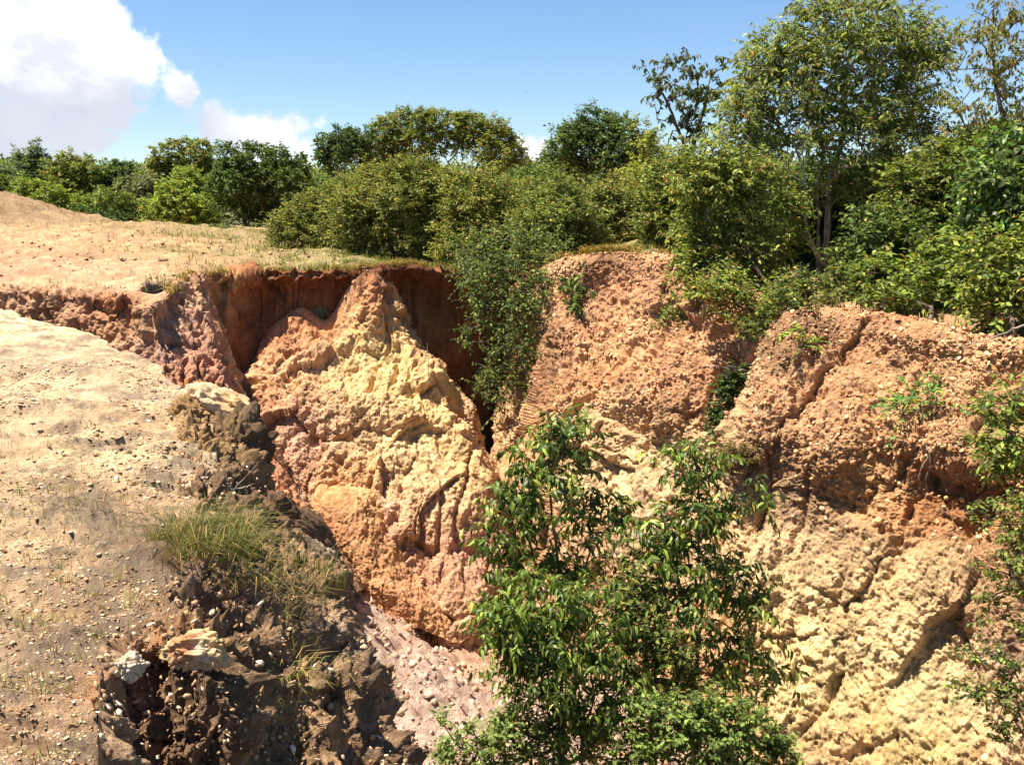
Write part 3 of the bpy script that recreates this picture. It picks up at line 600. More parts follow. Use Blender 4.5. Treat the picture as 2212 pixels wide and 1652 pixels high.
for n_ in ('gully_back_wall', 'gully_buttress', 'slumped_soil', 'crevice_wall', 'gully_right_bank', 'gully_right_wall', 'broken_bank_edge'):
    tag(bpy.data.objects[n_], kind='structure')
# ---------------------------------------------------------------- plants
def nrm(a): return a / (np.linalg.norm(a, axis=-1, keepdims=True) + 1e-9)
def template(kind, w):
    if kind == 'oval':
        V = np.array([[0, 0, 0], [.45, .5 * w, .1], [1, 0, -.08], [.45, -.5 * w, .1]]); Fc = np.array([[0, 3, 2], [0, 2, 1]])
    else:
        xs = [.3, .66]; ws = [.5 * w, .42 * w]; zz = lambda x: .12 * x - .55 * x * x
        V = [[0, 0, 0]]
        for x, ww in zip(xs, ws): V += [[x, ww, zz(x) + .04], [x, 0, zz(x)], [x, -ww, zz(x) + .04]]
        V += [[.93, 0, zz(1.0)]]; V = np.array(V)
        Fc = np.array([[0, 3, 2], [0, 2, 1], [2, 3, 6], [2, 6, 5], [1, 2, 5], [1, 5, 4], [5, 6, 7], [4, 5, 7]])
    return V, Fc
def instance(V, Fc, O, X, Up, S, col, bend=None):
    Y = nrm(np.cross(Up, X)); Z = np.cross(X, Y); n = len(O)
    S = S.reshape(n, 1, 1)
    out = O[:, None, :] + S * (V[None, :, 0:1] * X[:, None, :] + V[None, :, 1:2] * Y[:, None, :] + V[None, :, 2:3] * Z[:, None, :])
    Ff = (Fc[None] + (np.arange(n) * len(V))[:, None, None]).reshape(-1, Fc.shape[1])
    return out.reshape(-1, 3), Ff, np.repeat(col, len(V), 0)
def palette_col(pal, n, rs, jit=0.22):
    cs = 1.5 * np.array([lin(p[:3]) for p in pal]) * np.array([1.12, 1.0, .82]); cs = cs * .92 + .08 * cs.mean(1, keepdims=True); w = np.array([p[3] for p in pal], float); w /= w.sum()
    c = cs[rs.choice(len(cs), n, p=w)]
    return np.clip(c * (1 + jit * rs.uniform(-1, 1, (n, 1))) * (1 + 0.08 * rs.uniform(-1, 1, (n, 3))), 0.004, 0.9)
def tubes(pos, par, rad, sides=5):
    idx = np.array([i for i in range(len(par)) if par[i] >= 0]); a = pos[par[idx]]; b = pos[idx]
    ra = rad[par[idx]] * 0.97; rb = rad[idx]; ra = np.minimum(ra, rb * 1.5)
    d = nrm(b - a); ref = np.where(np.abs(d[:, 2:3]) > .9, np.array([[1., 0, 0]]), np.array([[0, 0, 1.]]))
    x = nrm(np.cross(ref, d)); y = np.cross(d, x)
    t = np.arange(sides) * 2 * np.pi / sides; cs = np.cos(t)[None, :, None]; sn = np.sin(t)[None, :, None]
    ring = x[:, None] * cs + y[:, None] * sn
    ext = d * (rb * 0.4)[:, None]
    A = a[:, None] + ring * ra[:, None, None]; B = (b + ext)[:, None] + ring * rb[:, None, None]
    V = np.concatenate([A, B], 1).reshape(-1, 3); n = len(idx)
    k = np.arange(sides); f = np.stack([k, (k + 1) % sides, (k + 1) % sides + sides, k + sides], 1)
    Fc = (f[None] + (np.arange(n) * 2 * sides)[:, None, None]).reshape(-1, 4)
    return V, Fc
def grow(trunks, tips, rs, up=0.6, seg=0.45, wig=0.07):
    pos = []; par = []
    for tr in trunks:
        tr = np.array(tr, float); L = np.linalg.norm(np.diff(tr, axis=0), axis=1).sum()
        m = max(4, int(L / seg) + 2); c = cr(tr, m, 0) if len(tr) > 1 else tr
        c[1:] += rs.normal(size=(m - 1, 3)) * seg * 0.05
        s = len(pos)
        for i, p in enumerate(c): pos.append(p); par.append(-1 if i == 0 else s + i - 1)
    base = np.array(trunks[0][0]); tips = tips[np.argsort(np.linalg.norm(tips - base, axis=1))]
    A = np.zeros((len(tips) * 8 + len(pos) + 50, 3)); A[:len(pos)] = pos; n = len(pos); ends = []
    root = np.array([p < 0 for p in par] + [False] * (len(A) - n))
    for tp in tips:
        D = tp - A[:n]; L = np.linalg.norm(D, axis=1)
        cost = L + up * np.maximum(0, -D[:, 2]) + root[:n] * 9
        j = int(np.argmin(cost)); L = L[j]; m = max(1, min(6, int(L / seg + .5)))
        p0 = A[j].copy(); pr = j
        bow = np.array([0, 0, rs.uniform(-.05, .12) * L]) + rs.normal(size=3) * wig * L
        for k in range(1, m + 1):
            f = k / m; q = p0 + (tp - p0) * f + bow * math.sin(math.pi * f)
            A[n] = q; par.append(pr); pr = n; n += 1
        ends.append(n - 1)
    pos = A[:n]; par = np.array(par); cnt = np.zeros(n)
    cnt[ends] = 1
    for i in range(n - 1, -1, -1):
        if par[i] >= 0: cnt[par[i]] += cnt[i]
    return pos, par, np.maximum(cnt, 1), np.array(ends)
def leaves(sites, outd, rs, pal, size=.08, w=.5, kind='oval', nsub=4, nl=7, tl=.3, droop=.4, upb=.3, sag=.25, spread=1.0, jit=.22, hang=0.0):
    n = len(sites)
    S = np.repeat(sites, nsub, 0); O = np.repeat(outd, nsub, 0)
    d = nrm(O * .8 + rs.normal(size=S.shape) * .6 * spread + np.array([0, 0, upb])); T = tl * rs.uniform(.6, 1.25, (len(S), 1))
    Sv = np.repeat(S, nl, 0); dv = np.repeat(d, nl, 0); Tv = np.repeat(T, nl, 0)
    t = np.tile(np.linspace(.12, 1, nl), len(S))[:, None] + rs.uniform(-.04, .04, (len(Sv), 1))
    O_ = Sv + dv * t * Tv + np.array([0, 0, -1.]) * sag * Tv * t * t
    tang = nrm(dv + np.array([0, 0, -2.]) * sag * t)
    side = nrm(np.cross(tang, np.array([0, 0, 1.]))) * (np.tile(np.arange(nl) % 2 * 2 - 1, len(S)))[:, None]
    ld = nrm(tang * rs.uniform(.35, .8, (len(O_), 1)) + side * .8 + rs.normal(size=O_.shape) * .28 + np.array([0, 0, -1.]) * (droop * rs.uniform(.5, 1.5, (len(O_), 1))))
    upv = nrm(np.array([0, 0, 1.]) + rs.normal(size=O_.shape) * .75 + np.array([0, -.35, 0]) * 0 + np.repeat(np.repeat(outd, nsub, 0), nl, 0) * .35)
    sz = size * rs.uniform(.65, 1.2, len(O_))
    V, Fc = template(kind, w)
    # tone drifts from one spray to the next as well as leaf to leaf
    col = palette_col(pal, len(O_), rs, jit)
    spray = np.repeat(np.repeat(1 + .2 * rs.uniform(-1, 1, (n, 1)), nsub, 0), nl, 0)
    tw = (S, S + d * T + np.array([0, 0, -1.]) * sag * T)
    return instance(V, Fc, O_, ld, upv, sz, col * spray), tw

OLIVE = [(92,104,44,4),(108,116,50,3),(76,90,38,4),(136,130,62,1),(116,98,52,.5)]
OLIVE2 = [(92,104,44,4),(108,118,50,3),(74,88,38,4),(140,132,66,1),(128,84,50,.4)]
DARKG = [(52,70,32,4),(64,86,38,3),(42,56,28,3),(92,104,52,1)]
MIDG = [(82,100,44,4),(98,116,50,3),(66,82,38,3),(122,132,62,1)]
FRESH = [(98,118,46,4),(114,132,54,3),(76,96,40,3),(140,150,64,1),(124,104,52,.5)]
SAP = [(68,86,32,4),(86,108,38,3),(50,66,26,3),(126,142,54,1.2),(160,140,62,.2)]
GREY = [(98,104,74,3),(120,122,92,2),(74,84,56,3)]
BLUEG = [(84,98,66,3),(98,112,76,3),(68,82,54,3)]
def groundz(x, y): return float(plateau_z(np.array([[x, y]]))[0])
NV = [0]; LAIF = 2.9; NL = [0]
def plant(name, label, cat, d, lobes, pal, size=.08, w=.5, kind='oval', base=None, basez=None, trunks=None, lai=3.0, nsub=4, nl=7, tl=.3, droop=.4, upb=.3, sag=.2,
          spread=1.0, seed=None, group=None, bark=None, leafm=None, r0=None, depth=1.0, tipr=.006, up=.6, zsq=1.0, seg=None, shell=.28, yoff=0.0, twigs=True, part='crown', stem='trunk', rmax=9):
    NV[0] += 1; rs = np.random.RandomState(seed if seed else 100 + NV[0])
    cen = []; rad = []
    if cat in ('bush', 'tree') and base is None and (cat == 'bush' or d > 50):      # leafy right down to the ground
        low = []
        for lb in lobes:
            c = P(lb[0], lb[1], d); g = groundz(c[0], c[1]); r = lb[2] / F * d; k = 1.4
            while c[2] - k * r > g + .3 * r and k < 6: low.append((lb[0] + rs.uniform(-.4, .4) * lb[2], lb[1] + k * lb[2], lb[2])); k += 1.4
        lobes = lobes + low
    for lb in lobes:
        dd = d + (lb[3] if len(lb) > 3 else rs.uniform(-1, 1) * lb[2] / F * d * 1.2 * depth)
        cen.append(P(lb[0], lb[1], dd)); rad.append(lb[2] / F * dd)
    cen = np.array(cen); rad = np.array(rad)
    if base is None: bx, by = cen[:, 0].mean(), cen[:, 1].mean(); b = np.array([bx, by, groundz(bx, by)])
    else: b = P(*base)
    if basez is not None: b[2] = basez
    if base is not None and basez is None and trunks is None: b[2] = groundz(b[0], b[1]) if abs(b[2] - groundz(b[0], b[1])) < 0.6 else b[2]
    b[2] -= 0.05
    root = empty(name, b); tag(root, label, cat, group)
    area = size * size * w * .55
    nleaf = LAIF * lai * np.pi * (rad ** 2).sum() / area; ntip = max(len(lobes) * 2, int(nleaf / (nsub * nl)))
    pr = rad ** 2 / (rad ** 2).sum(); li = rs.choice(len(cen), ntip, p=pr)
    dv = nrm(rs.normal(size=(ntip, 3))); dv[:, 2] = np.abs(dv[:, 2]) * np.where(rs.rand(ntip) < .6, 1, -1)
    off_ = dv * (rad[li] * rs.rand(ntip) ** shell)[:, None] * np.array([1, depth, zsq])
    off_ *= np.exp(np.abs(rs.normal(size=(ntip, 1))) * .16) * (1 + .35 * (rs.rand(ntip, 1) < .07))
    tips = cen[li] + off_
    if base is None: tips[:, 2] = np.maximum(tips[:, 2], b[2] + .08)
    if trunks is None:
        c = cen.mean(0); c[2] = max(c[2], b[2] + .3); hgt = c[2] - b[2]
        trs = [[b, b + (c - b) * np.array([.25, .25, .45]), b + (c - b) * np.array([.7, .7, .9])]]
    else: trs = [[P(*q) for q in t] for t in trunks]; trs[0][0] = b.copy()
    H_ = max(.5, tips[:, 2].max() - b[2])
    pos, par, cnt, ends = grow(trs, tips, rs, up=up, seg=seg or max(.12, H_ / 12))
    rd = tipr * .6 * cnt ** .42
    if r0: 
        rd = tipr * .6 + (r0 * .75 - tipr * .6) * (cnt / cnt.max()) ** .62
    rd = np.minimum(rd, rmax)
    pos = pos - b
    V, Fc = tubes(pos, par, rd)
    outd = nrm(off_[np.argsort(np.linalg.norm(tips - np.array(trs[0][0]), axis=1))] + np.array([0, 0, .15]))
    (LV, LF, LC), tw = leaves(pos[ends], outd, rs, pal, size, w, kind, nsub, nl, tl, droop, upb, sag, spread)
    if twigs:
        m = len(tw[0]); tp_ = np.empty((2 * m, 3)); tp_[0::2] = tw[0]; tp_[1::2] = tw[1]
        pp = np.full(2 * m, -1); pp[1::2] = np.arange(0, 2 * m, 2)
        V2, F2 = tubes(tp_, pp, np.full(2 * m, tipr * .45), 3)
        Fc = np.vstack([Fc, F2 + len(V)]); V = np.vstack([V, V2])
    mk(stem, V, Fc, bark or M_BARK, parent=root)
    NL[0] += len(LF)
    mk(part, LV, LF, leafm or M_LEAF, LC, parent=root, smooth=(kind != 'oval'))
    return root

# --- far trees, left to right; distance haze is mixed into the farthest leaf palettes
far = dict(group='trees and bushes along the far edge of the clearing')
plant('tree', 'small hazy tree at the far left edge of the skyline', 'tree', 62, [(8,372,17),(26,386,13),(-12,375,20)], BLUEG, .2, lai=2.4, twigs=False, **far)
plant('tree', 'tall feathery blue-green tree with two tops rising at the left of the skyline', 'tree', 58, [(42,322,9),(46,338,11),(54,354,13),(76,314,9),(80,330,12),(90,345,12),(72,350,14),(104,340,8),(60,375,18),(92,370,15),(75,400,20),(40,392,14)], BLUEG, .15, lai=1.6, twigs=False, **far)
plant('tree', 'rounded olive-brown tree right of the tall feathery one', 'tree', 55, [(150,362,26),(185,368,26),(120,385,25),(170,395,30),(205,385,22),(140,420,28),(200,420,26)], OLIVE2, .19, lai=2.8, twigs=False, **far)
plant('tree', 'dark bushy tree below and left of the flat-topped tree', 'tree', 56, [(235,368,20),(262,372,18),(245,395,25),(225,400,18),(260,420,22)], DARKG, .19, lai=2.8, twigs=False, **far)
plant('tree', 'grey-leaved tree with a thin see-through crown below the flat-topped tree', 'tree', 52, [(285,385,20),(310,395,18),(270,415,22),(300,425,22),(330,405,16),(340,390,14)], GREY, .18, lai=1.5, twigs=False, **far)
plant('tree', 'flat-topped tree with bare forks showing against the small cloud', 'tree', 54, [(350,325,15),(375,318,18),(405,312,18),(432,318,18),(455,330,15),(340,352,16),(385,340,14),(430,345,16),(450,355,18),(365,370,16)], OLIVE2, .18, lai=2.0, zsq=.6, depth=1.2, twigs=False, r0=.22, **far)
plant('bush', 'dark leafy thicket tree left of the big olive bush', 'tree', 40, [(490,345,28),(530,335,20),(560,345,26),(600,350,26),(640,365,24),(520,375,36),(580,385,36),(635,400,32),(490,400,34),(550,420,40),(610,440,36),(500,445,34),(575,465,30),(625,470,26),(540,480,22)], DARKG + [(74,102,44,3)], .15, lai=3.0, twigs=False, **far)
plant('bush', 'light green rounded bush in front of the grey-leaved tree', 'bush', 43, [(400,400,30),(430,420,34),(365,425,28),(390,450,32),(440,460,32),(335,450,22),(355,475,20),(420,485,20),(465,485,18)], FRESH, .15, lai=3.0, twigs=False, **far)
plant('bush', 'low dark bush at the far end of the bare slope', 'bush', 44, [(225,470,16),(250,478,14),(205,465,14),(180,460,14),(270,480,12)], DARKG, .14, lai=3.0, twigs=False, **far)
plant('bush', 'broad green bush in the dip right of the left mound', 'bush', 46, [(240,435,24),(275,450,22),(300,455,22),(210,440,22),(260,465,16),(310,478,16),(330,470,16)], MIDG, .15, lai=2.8, twigs=False, **far)
plant('bush', 'yellow-green bush behind the slope of the left mound', 'bush', 46, [(110,425,22),(140,440,24),(170,440,22),(80,420,20),(120,455,18),(160,460,14),(60,405,18),(190,455,14)], FRESH, .15, lai=2.8, twigs=False, **far)
plant('bush', 'low bush row behind the crest of the left mound', 'bush', 48, [(10,402,16),(40,408,16),(-30,400,20),(65,418,14),(25,412,12)], MIDG, .15, lai=2.8, twigs=False, **far)
plant('shrub', 'small grey-green shrub standing alone on the grassy flat', 'shrub', 30, [(478,497,13),(470,506,11),(488,507,11)], BLUEG, .10, lai=2.6, tl=.15, twigs=False)
plant('tree', 'dark round-crowned tree touching the left side of the wide umbrella tree', 'tree', 40, [(735,300,24),(708,318,22),(760,308,22),(775,325,24),(725,335,28),(700,345,18),(755,345,26),(790,300,14)], DARKG, .15, lai=3.4, twigs=False, **far)
plant('tree', 'wide umbrella-shaped tree on the skyline above the olive bush', 'tree', 44,
      [(835,285,26),(870,272,28),(905,265,26),(940,270,28),(975,275,26),(1000,262,16),(1020,275,28),(1055,285,28),(1085,300,26),(1108,325,22),(1128,348,12),(850,315,28),(895,305,26),(945,305,24),(990,310,20),(1040,315,26),(1080,335,26),(810,310,22),(810,340,24),(860,350,24),(910,345,24),(1110,350,14),(1060,355,20),(830,375,22),(880,378,24),(930,375,20)],
      OLIVE2 + [(70,92,40,3)], .14, lai=3.3, zsq=.9, r0=.13, twigs=False, trunks=[[(975,430,44),(985,390,44),(960,340,44)],[(1008,432,44),(1020,380,44),(1050,330,44)]], **far)
plant('tree', 'dense glossy dark-green tree between the umbrella tree and the tall sapling', 'tree', 30, [(1245,290,30),(1280,275,30),(1320,285,32),(1355,300,28),(1215,315,30),(1265,325,40),(1325,335,40),(1380,330,30),(1200,350,24),(1235,365,34),(1300,375,40),(1360,375,36),(1400,360,26)], DARKG + [(96,112,66,2)], .12, lai=3.0, twigs=False, **far)
plant('tree', 'pale yellow-tipped tree behind the tall sapling', 'tree', 27, [(1385,300,20),(1410,320,22),(1430,345,26),(1395,350,28),(1440,380,30),(1410,400,34),(1375,395,30)], [(130,138,60,3),(108,118,50,3),(82,98,42,2)], .11, lai=1.7, upb=.9, **far)

def woodland():
    rs = np.random.RandomState(77); n = 150000
    x = rs.uniform(-75, 75, n); y = 78 + rs.uniform(0, 16, n); g = plateau_z(np.stack([x, y], 1))
    hgt = 3.4 + 1.3 * fbm(np.stack([x * .16, y * .16, x * 0], 1), 3) + .6 * pn(np.stack([x * .7, y * .3, x * 0], 1))
    p = np.stack([x, y, g + hgt * rs.rand(n) ** .6], 1)
    X = nrm(rs.normal(size=(n, 3)) + np.array([0, 0, -.3])); U_ = nrm(rs.normal(size=(n, 3)) + np.array([0, -.5, .8]))
    V, Fc = template('oval', .6); V, Fc, c = instance(V, Fc, p, X, U_, rs.uniform(.25, .42, n), palette_col(BLUEG + MIDG, n, rs))
    tag(mk('woodland', V, Fc, M_LEAF, c, smooth=False), 'low distant woodland behind the clearing, one green mass', 'woodland', kind='stuff')
woodland()

# --- middle distance
mid = dict(group='sprawling bushes behind the gully head')
plant('bush', 'left low end of the olive bush belt, sloping down to the grass', 'bush', 22.5, [(600,492,20),(640,478,28),(680,460,32),(720,440,34),(660,505,22),(705,500,34),(750,480,40),(770,425,34),(740,520,22),(620,508,14)], OLIVE, .078, lai=2.4, **mid)
plant('bush', 'olive-brown bush with a dark fork in its middle, above the central rim', 'bush', 21.5, [(800,400,34),(850,395,36),(900,385,36),(860,365,18),(810,450,42),(870,450,44),(930,440,42),(960,400,30),(780,410,28),(985,450,34),(760,460,34),(740,500,30),(830,500,38),(890,505,40),(790,520,26),(850,540,22),(940,490,40)], OLIVE, .078, lai=2.1, r0=.07,
      trunks=[[(905,560,21.5),(890,500,21.4),(875,450,21.2),(870,400,21)],[(905,560,21.5),(930,490,21),(990,440,21)],[(875,455,21.2),(820,440,20.8),(770,425,20.7)]], **mid)
plant('bush', 'yellowish bush above the mouth of the vine-filled cleft', 'bush', 20.5, [(1000,410,36),(1050,400,30),(1020,460,42),(1080,450,44),(1130,430,36),(985,500,40),(1050,520,44),(1110,500,40),(1160,470,34),(1000,550,34),(1060,575,30),(1100,555,34)], OLIVE + [(132,134,52,2)], .078, lai=2.1, r0=.06, **mid)
plant('bush', 'green bush between the cleft and the rounded red bank top', 'bush', 19.5, [(1170,440,34),(1210,420,30),(1200,480,38),(1150,500,34),(1180,530,36),(1230,510,30),(1140,550,30),(1205,555,20),(1250,460,34),(1270,500,26)], MIDG + OLIVE, .078, lai=2.4, **mid)
plant('bush', 'thin grey-olive bush behind the rounded red bank top', 'bush', 22, [(1290,430,36),(1340,420,34),(1310,470,34),(1360,470,34),(1390,440,30),(1400,490,30),(1330,505,26),(1280,480,26),(1420,520,24),(1370,515,22)], OLIVE2 + [(110,108,74,2)], .09, lai=1.9, **mid)
plant('bush', 'mid-green bush left of the pale-trunked tree', 'bush', 19, [(1420,400,34),(1460,380,30),(1490,360,30),(1450,430,36),(1500,420,34),(1480,350,22),(1430,465,34),(1475,490,34),(1440,520,26)], MIDG + OLIVE2, .09, lai=2.2, **mid)
plant('tree', 'slim tree with dark hanging leaves standing against open sky', 'tree', 20.5, [(1398,165,14),(1415,178,15),(1438,140,15),(1462,135,14),(1455,175,18),(1490,165,16),(1532,130,14),(1545,150,18),(1578,138,14),(1560,175,16),(1430,215,18),(1465,225,20),(1500,215,22),(1535,210,20),(1475,265,18),(1510,255,20),(1450,300,14),(1500,300,16),(1420,250,10)],
      [(54,66,36,4),(70,82,44,3),(110,96,50,.5)], .13, .40, 'long', lai=.9, nsub=2, nl=7, tl=.32, droop=1.0, sag=.15, r0=.06, tipr=.008,
      trunks=[[(1478,480,20.5),(1480,360,20.5),(1472,300,20.5),(1440,220,20.5),(1410,170,20.5)],[(1478,480,20.5),(1488,350,20.5),(1510,270,20.5),(1535,160,20.5)]])
big = plant('tree', 'tall pale-trunked tree with several stems towering over the right bank', 'tree', 17.2,
      [(1745,70,42),(1790,45,42),(1840,35,40),(1890,60,44),(1940,70,40),(1985,85,36),(2030,85,24),(2050,100,14),(1700,100,40),(1660,120,36),(1625,150,26),(1720,150,46),(1790,120,50),(1860,120,52),(1930,140,50),(1990,150,36),(2020,130,26),
       (1640,190,40),(1600,220,32),(1700,210,48),(1770,200,50),(1850,200,54),(1930,220,50),(1985,230,38),(2010,280,22),(1590,270,34),(1640,260,44),(1720,280,46),(1800,280,40),(1880,290,50),(1950,300,44),(2000,320,26),(1560,310,28),(1620,330,40),(1690,350,36),(1840,360,40),(1910,370,44),(1970,380,36),(1570,400,30),(1650,410,36),(1715,430,30),(1830,430,34),(1880,430,38),(1940,450,38),(1985,430,30),(1640,480,34),(1850,500,34),(1905,510,34),(1590,470,28),(1700,500,26),(1830,560,28),(1960,500,30),(2040,330,26),(2030,380,30)],
      OLIVE2 + FRESH, .105, .42, lai=1.65, nsub=4, nl=7, tl=.38, droop=.8, r0=.10, tipr=.007, bark=M_PBARK, up=1.0, twigs=True,
      trunks=[[(1757,650,16.8),(1750,520,16.8),(1742,420,16.8),(1735,360,16.8),(1700,270,16.9),(1690,150,17)],[(1775,650,17.2),(1785,500,17.2),(1790,400,17.2),(1815,310,17.2),(1830,180,17.2),(1835,90,17)],
              [(1742,420,16.8),(1765,380,16.7),(1790,340,16.6),(1840,300,16.5)],[(1742,400,16.8),(1690,360,16.4),(1630,330,16.2)],[(1740,655,16.6),(1715,560,16.3),(1690,500,16.1),(1640,450,15.9)],[(1790,650,17.4),(1850,480,17.6),(1900,330,17.6),(1930,200,17.4)],[(1765,652,17.0),(1770,540,17.3),(1762,440,17.4),(1775,330,17.4),(1760,220,17.3)]])
plant('bush', 'arching bush at the foot of the pale-trunked tree, leaning over the bank', 'bush', 15.2,
      [(1540,385,32),(1590,375,36),(1520,340,26),(1480,380,28),(1700,520,30),(1720,460,24),(1640,400,38),(1500,430,34),(1555,440,42),(1615,460,42),(1680,450,30),(1480,490,32),(1530,510,42),(1590,530,42),(1650,530,36),(1500,560,34),(1555,585,38),(1610,600,34),(1670,600,28),(1480,600,24,-.6),(1510,640,22,-1.2),(1680,640,24,-1.2),(1570,615,28,-1.3),(1490,560,26,-.2),(1720,650,20,-1.4),(1530,630,22,-1.5),(1590,650,26,-1.5),(1640,660,24,-1.5),(1560,680,14,-1.5),(1620,700,18,-1.5)],
      OLIVE2 + FRESH, .09, .45, lai=2.5, droop=.6, r0=.07, basez=0.1, base=(1680,660,14.4), trunks=[[(1680,660,14.4),(1650,600,14.6),(1600,520,14.9),(1560,450,15)],[(1680,665,14.2),(1640,690,13.9),(1600,640,13.9),(1540,590,14)],[(1700,660,14.6),(1690,560,15),(1660,470,15)]])
plant('bush', 'dark undergrowth between and behind the pale trunks', 'bush', 18.5, [(1740,540,34),(1800,500,36),(1760,440,34),(1790,380,30),(1700,480,36),(1760,500,40),(1820,440,40),(1870,470,44),(1700,560,40),(1770,580,40),(1830,560,40),(1720,620,34),(1800,630,34),(1860,610,34),(1850,400,34),(1900,420,40)], DARKG, .10, lai=2.8, twigs=False)
plant('tree', 'sparse half-bare tree with hanging leaves at the top right corner', 'tree', 15.5, [(2120,40,26),(2160,30,26),(2190,60,22),(2110,95,26),(2150,90,24),(2195,110,22),(2085,140,18),(2130,150,26),(2175,160,24),(2100,195,24),(2150,215,28),(2205,190,20),(2070,230,18),(2110,260,26),(2170,270,28),(2215,270,20),(2130,310,28),(2080,300,22),(2190,320,24)],
      [(110,114,56,3),(92,100,48,3),(128,106,56,1)], .10, .34, 'long', lai=.8, nsub=3, nl=6, tl=.35, droop=1.3, r0=.06, tipr=.006, trunks=[[(2230,640,15.5),(2205,420,15.5),(2165,250,15.5),(2145,120,15.5),(2150,20,15.5)],[(2205,420,15.5),(2215,280,15.4),(2230,120,15.4)]])
right = dict(group='leafy thicket on top of the right bank')
plant('bush', 'bushy green shrub below the sparse top-right tree', 'bush', 15.5, [(1960,400,40),(2010,370,42),(2065,345,40),(2030,430,46),(2090,400,46),(1985,460,42),(1940,470,36),(2060,470,40),(2100,330,28)], MIDG + OLIVE, .10, lai=2.6, **right)
plant('bush', 'glossy bright-green shrub cut by the right edge of the picture', 'bush', 12.5, [(2150,345,40),(2200,370,44),(2170,420,46),(2220,450,50),(2140,450,36),(2190,500,44),(2240,340,40),(2140,390,36)], [(66,90,36,4),(84,114,44,3),(50,66,30,3),(124,140,60,1)], .105, .45, 'long', lai=2.6, nsub=3, nl=6, tl=.3, droop=.5, leafm=M_GLOSS, **right)
plant('bush', 'dark-leaved shrub directly right of the pale trunks', 'bush', 14, [(1880,500,40),(1930,520,44),(1890,570,42),(1950,580,42),(1870,620,34),(1930,630,36),(1985,540,40),(1840,560,28)], DARKG + MIDG, .10, lai=2.6, **right)
plant('bush', 'sunlit yellow-green shrub spilling over the right bank top', 'bush', 12.2, [(1900,600,30),(1950,640,34),(2010,600,44),(2060,560,42),(2020,660,36),(2080,640,40),(2120,590,40),(1980,690,20),(2050,700,26),(2100,700,26),(1890,650,20)], FRESH + MIDG, .095, lai=2.5, base=(2010,700,11.6), **right)
plant('bush', 'broad hanging shrub at the right edge over the bank top', 'bush', 11, [(2150,560,44),(2200,590,44),(2170,640,42),(2130,670,34),(2210,660,40),(2180,700,30),(2130,540,34),(2240,540,50),(2230,700,34),(2110,715,14)], OLIVE2 + FRESH, .09, lai=2.5, base=(2190,725,10.4), **right)
plant('bush', 'deep green undergrowth far behind the yellowish bush and the cleft', 'bush', 27, [(1020,440,40),(1080,450,40),(1140,420,40),(1180,410,36),(1140,460,40),(1000,450,34),(1200,450,40),(1100,430,30)], MIDG + DARKG, .11, lai=2.6, twigs=False)
plant('bush', 'green undergrowth far behind the arching bush and the slim tree', 'bush', 24, [(1420,440,44),(1480,430,44),(1540,440,46),(1600,430,46),(1660,440,46),(1460,480,44),(1560,490,44),(1640,500,44)], MIDG + DARKG, .11, lai=2.6, twigs=False)
plant('bush', 'deep green undergrowth behind the thicket at the right edge', 'bush', 21, [(1900,430,46),(1960,420,46),(2030,410,46),(2100,390,50),(2170,360,50),(2240,350,50),(1930,480,46),(2000,480,46),(2120,460,46),(2200,450,50),(2070,330,30),(2140,310,34),(2210,290,34)], MIDG + OLIVE, .11, lai=2.6, twigs=False)
plant('bush', 'low ragged growth along the bank top below the pale trunks', 'bush', 13.2, [(1735,632,24),(1790,638,24),(1850,645,26),(1905,662,22),(1960,672,22),(1700,640,20),(1820,620,26)], DARKG + OLIVE, .075, lai=2.6)
print('veg1', time.time() - T0)

# --- growth in the gully
plant('climbing_shrub', 'dark tangle of climbing shrub hanging down the cleft left of the red bank', 'shrub', 17.4,
      [(985,545,26,.8),(1030,540,32,.8),(1090,535,34,.8),(1150,540,32,.7),(1210,545,26,.4),(1000,575,26,.2),(1050,570,30,.2),(1110,565,30,.4),(1170,565,28,.2),(1215,575,22,-.2),(1005,610,26,-.3),(1050,615,34,-.2),(1110,610,34,.2),(1165,612,30,-.1),(1205,615,20,-.4),(1035,655,26,-.3),(1085,665,34,-.2),(1140,655,30,-.2),(1185,650,16,-.5),(1030,705,22,-.6),(1090,720,34,-.5),(1140,705,24,-.4),
       (1045,755,20,-.9),(1100,770,28,-.8),(1130,760,16,-.7),(1085,810,22,-1.0),(1115,830,16,-1.1),(1060,835,14,-1.1),(1100,865,16,-1.3),(1080,890,10,-1.4),(1035,835,10,-1.0),(1150,840,12,-1.0),(1165,790,9,-.8),(1015,735,10,-.6)],
      DARKG + MIDG, .08, lai=1.1, droop=.7, upb=0.0, tl=.36, spread=1.3, basez=.2, base=(1080,600,18.4), r0=.04, trunks=[[(1080,600,18.4),(1085,650,17.6),(1090,730,17.2),(1095,830,16.6)],[(1080,600,18.4),(1040,680,17.4),(1035,760,16.9)],[(1085,650,17.6),(1140,720,17.2),(1150,830,16.6)]], stem='stem', part='foliage')
plant('shrub', 'small leafy shrub clinging to the top left of the red bank', 'shrub', 16.6, [(1235,610,16,-.3),(1265,600,18,-.3),(1295,605,12,-.3),(1225,640,15,-.5),(1262,640,14,-.5),(1270,672,14,-.6),(1240,668,10,-.6)], MIDG + DARKG, .11, .4, 'long', lai=1.9, nsub=3, nl=8, tl=.22, droop=.8, base=(1262,690,15.9), basez=None, trunks=[[(1262,690,15.9),(1258,650,16.1),(1255,615,16.2)]], stem='stem', part='foliage')
plant('shrub', 'dark green bush wedged in the upright slot between the two banks', 'shrub', 13.0, [(1598,812,20,-.6),(1582,840,24,-.6),(1568,870,26,-.6),(1566,905,26,-.6),(1550,935,20,-.6),(1586,880,20,-.6),(1596,845,16,-.6)], DARKG, .07, lai=3.2, tl=.15, base=(1560,965,12.9), trunks=[[(1560,965,12.6),(1568,900,12.4),(1588,830,12.4)]], stem='stem', part='foliage')
